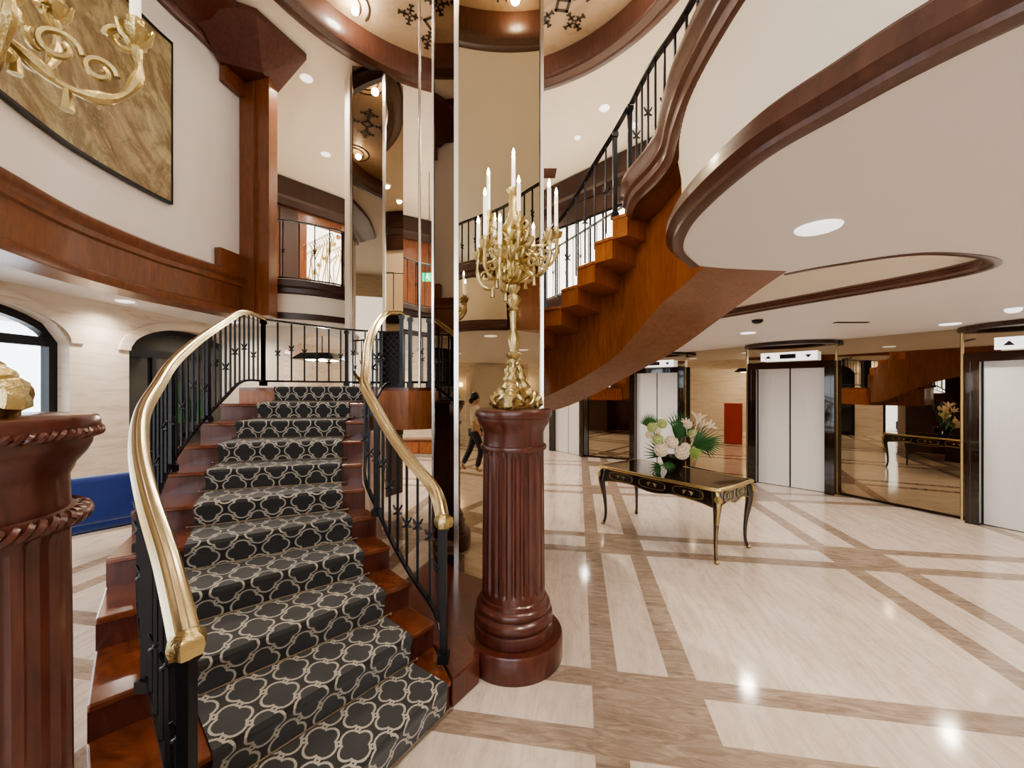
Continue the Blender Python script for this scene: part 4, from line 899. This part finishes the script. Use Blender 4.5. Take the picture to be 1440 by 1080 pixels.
# ------------------------------------------------------------------ person seen in the column mirror
pp = thing('person', 'person in pale top and dark trousers walking, reflected in the column mirror', 'person', (2.93, .13, 0), math.radians(130))
def skinbody(name, verts, edges, radii, mat, sub_=2):
    me = bpy.data.meshes.new(name); me.from_pydata(verts, edges, []); me.materials.append(mat)
    o = bpy.data.objects.new(name, me); col.objects.link(o); o.parent = pp
    sm = o.modifiers.new('skin', 'SKIN')
    for i, r in enumerate(radii): me.skin_vertices[0].data[i].radius = r if isinstance(r, tuple) else (r, r)
    me.skin_vertices[0].data[0].use_root = True
    ss = o.modifiers.new('sub', 'SUBSURF'); ss.levels = ss.render_levels = sub_; return o
V = [(0,0,.92),(0,0,1.08),(0,.01,1.25),(0,0,1.36),(0,-.01,1.44),(0,-.02,1.52),(0,-.02,1.60),
     (.17,0,1.33),(.22,.05,1.08),(.20,-.08,.88),(.20,-.11,.80),(-.17,0,1.33),(-.22,-.04,1.08),(-.21,-.16,.90),(-.21,-.19,.83),
     (.09,0,.86),(.10,-.12,.48),(.10,-.02,.09),(.10,-.14,.04),(-.09,0,.86),(-.10,.10,.50),(-.10,.28,.14),(-.10,.20,.05)]
Ed = [(0,1),(1,2),(2,3),(3,4),(4,5),(5,6),(3,7),(7,8),(8,9),(9,10),(3,11),(11,12),(12,13),(13,14),(0,15),(15,16),(16,17),(17,18),(0,19),(19,20),(20,21),(21,22)]
Rr = [(.14,.10),(.12,.09),(.15,.10),(.12,.08),.045,(.075,.085),(.065,.075),.055,.04,.03,.03,.055,.04,.03,.03,.085,.055,.04,.035,.085,.055,.04,.035]
skinbody('body', V, Ed, Rr, M['skin'])
skinbody('top', [(0,0,.96),(0,0,1.08),(0,.01,1.25),(0,0,1.37),(.17,0,1.34),(.225,.05,1.09),(-.17,0,1.34),(-.225,-.04,1.09)], [(0,1),(1,2),(2,3),(3,4),(4,5),(3,6),(6,7)], [(.155,.115),(.14,.11),(.165,.12),(.12,.09),.066,.052,.066,.052], M['shirt'])
skinbody('trousers', [(0,0,.95),(.09,0,.84),(.10,-.12,.48),(.10,-.03,.12),(-.09,0,.84),(-.10,.10,.50),(-.10,.26,.17)], [(0,1),(1,2),(2,3),(0,4),(4,5),(5,6)], [(.15,.115),.10,.07,.058,.10,.07,.058], M['trousers'])
mb = MB(); mb.ball((0,.01,1.61), .092, 12, 1.12); mb.ball((0,.09,1.52), .05, 8, 1.3); mb.build('hair', M['hair'], pp, smooth=True)
mb = MB()
for s_ in (-1, 1): mb.ball((s_*.03,-.088,1.575), .01, 6)
mb.box(-.02,.02,-.098,-.088,1.515,1.523); mb.build('eyes_and_mouth', M['hair'], pp)

# ------------------------------------------------------------------ camera, world, lights
def light(kind, loc, energy, colr=(1,.93,.82), size=.5, rot=(0,0,0)):
    ld = bpy.data.lights.new('room_light', kind); ld.energy = energy; ld.color = colr
    if kind == 'AREA': ld.shape = 'DISK'; ld.size = size
    else: ld.shadow_soft_size = size
    lo = bpy.data.objects.new('room_light', ld); col.objects.link(lo); lo.location = loc; lo.rotation_euler = rot; return lo
for q in range(6):
    a = math.radians(20+60*q); bulb = (RC[0]+2.3*math.cos(a), RC[1]+2.3*math.sin(a), ZC+.16)
    light('POINT', bulb, 34, (1,.88,.70), .06)
    tag(MB().ball(bulb, .05, 10).build('dome_bulb', M['lamp'], smooth=True), 'glowing round bulb inside the dome rim', 'lamp', 'bulbs inside the dome')
light('POINT', (-4.1, 8.6, 2.30), 60, size=.03)  # added fill light for the back room, placed under the pendant canopy

for (x, y, z) in ((.01,2.72,3.05),(-1.315,.911,3.1)): light('POINT', (x, y, z+.35), 14, (1,.8,.5), .03)
wd = bpy.data.worlds.new('sky'); bpy.context.scene.world = wd; wd.use_nodes = True
nt = wd.node_tree; bg = nt.nodes['Background']; sk = nt.nodes.new('ShaderNodeTexSky'); sk.sky_type = 'HOSEK_WILKIE'; sk.turbidity = 4; sk.sun_direction = (-.3,-.5,.8)
mx = nt.nodes.new('ShaderNodeMix'); mx.data_type = 'RGBA'; mx.inputs[0].default_value = .7; nt.links.new(sk.outputs[0], mx.inputs[6]); mx.inputs[7].default_value = (.92,.96,1,1)
nt.links.new(mx.outputs[2], bg.inputs[0]); bg.inputs[1].default_value = 3.2
cam = bpy.data.cameras.new('camera'); cam.sensor_width = 36; cam.lens = 36*F/1440; cam.shift_y = 5/1440; cam.clip_start = .05
co = bpy.data.objects.new('camera', cam); col.objects.link(co); co.location = (0, 0, H); co.rotation_euler = (PI/2, 0, 0)
sc = bpy.context.scene; sc.camera = co
sc.view_settings.view_transform = 'AgX'; sc.view_settings.look = 'AgX - Medium High Contrast'; sc.view_settings.exposure = .85
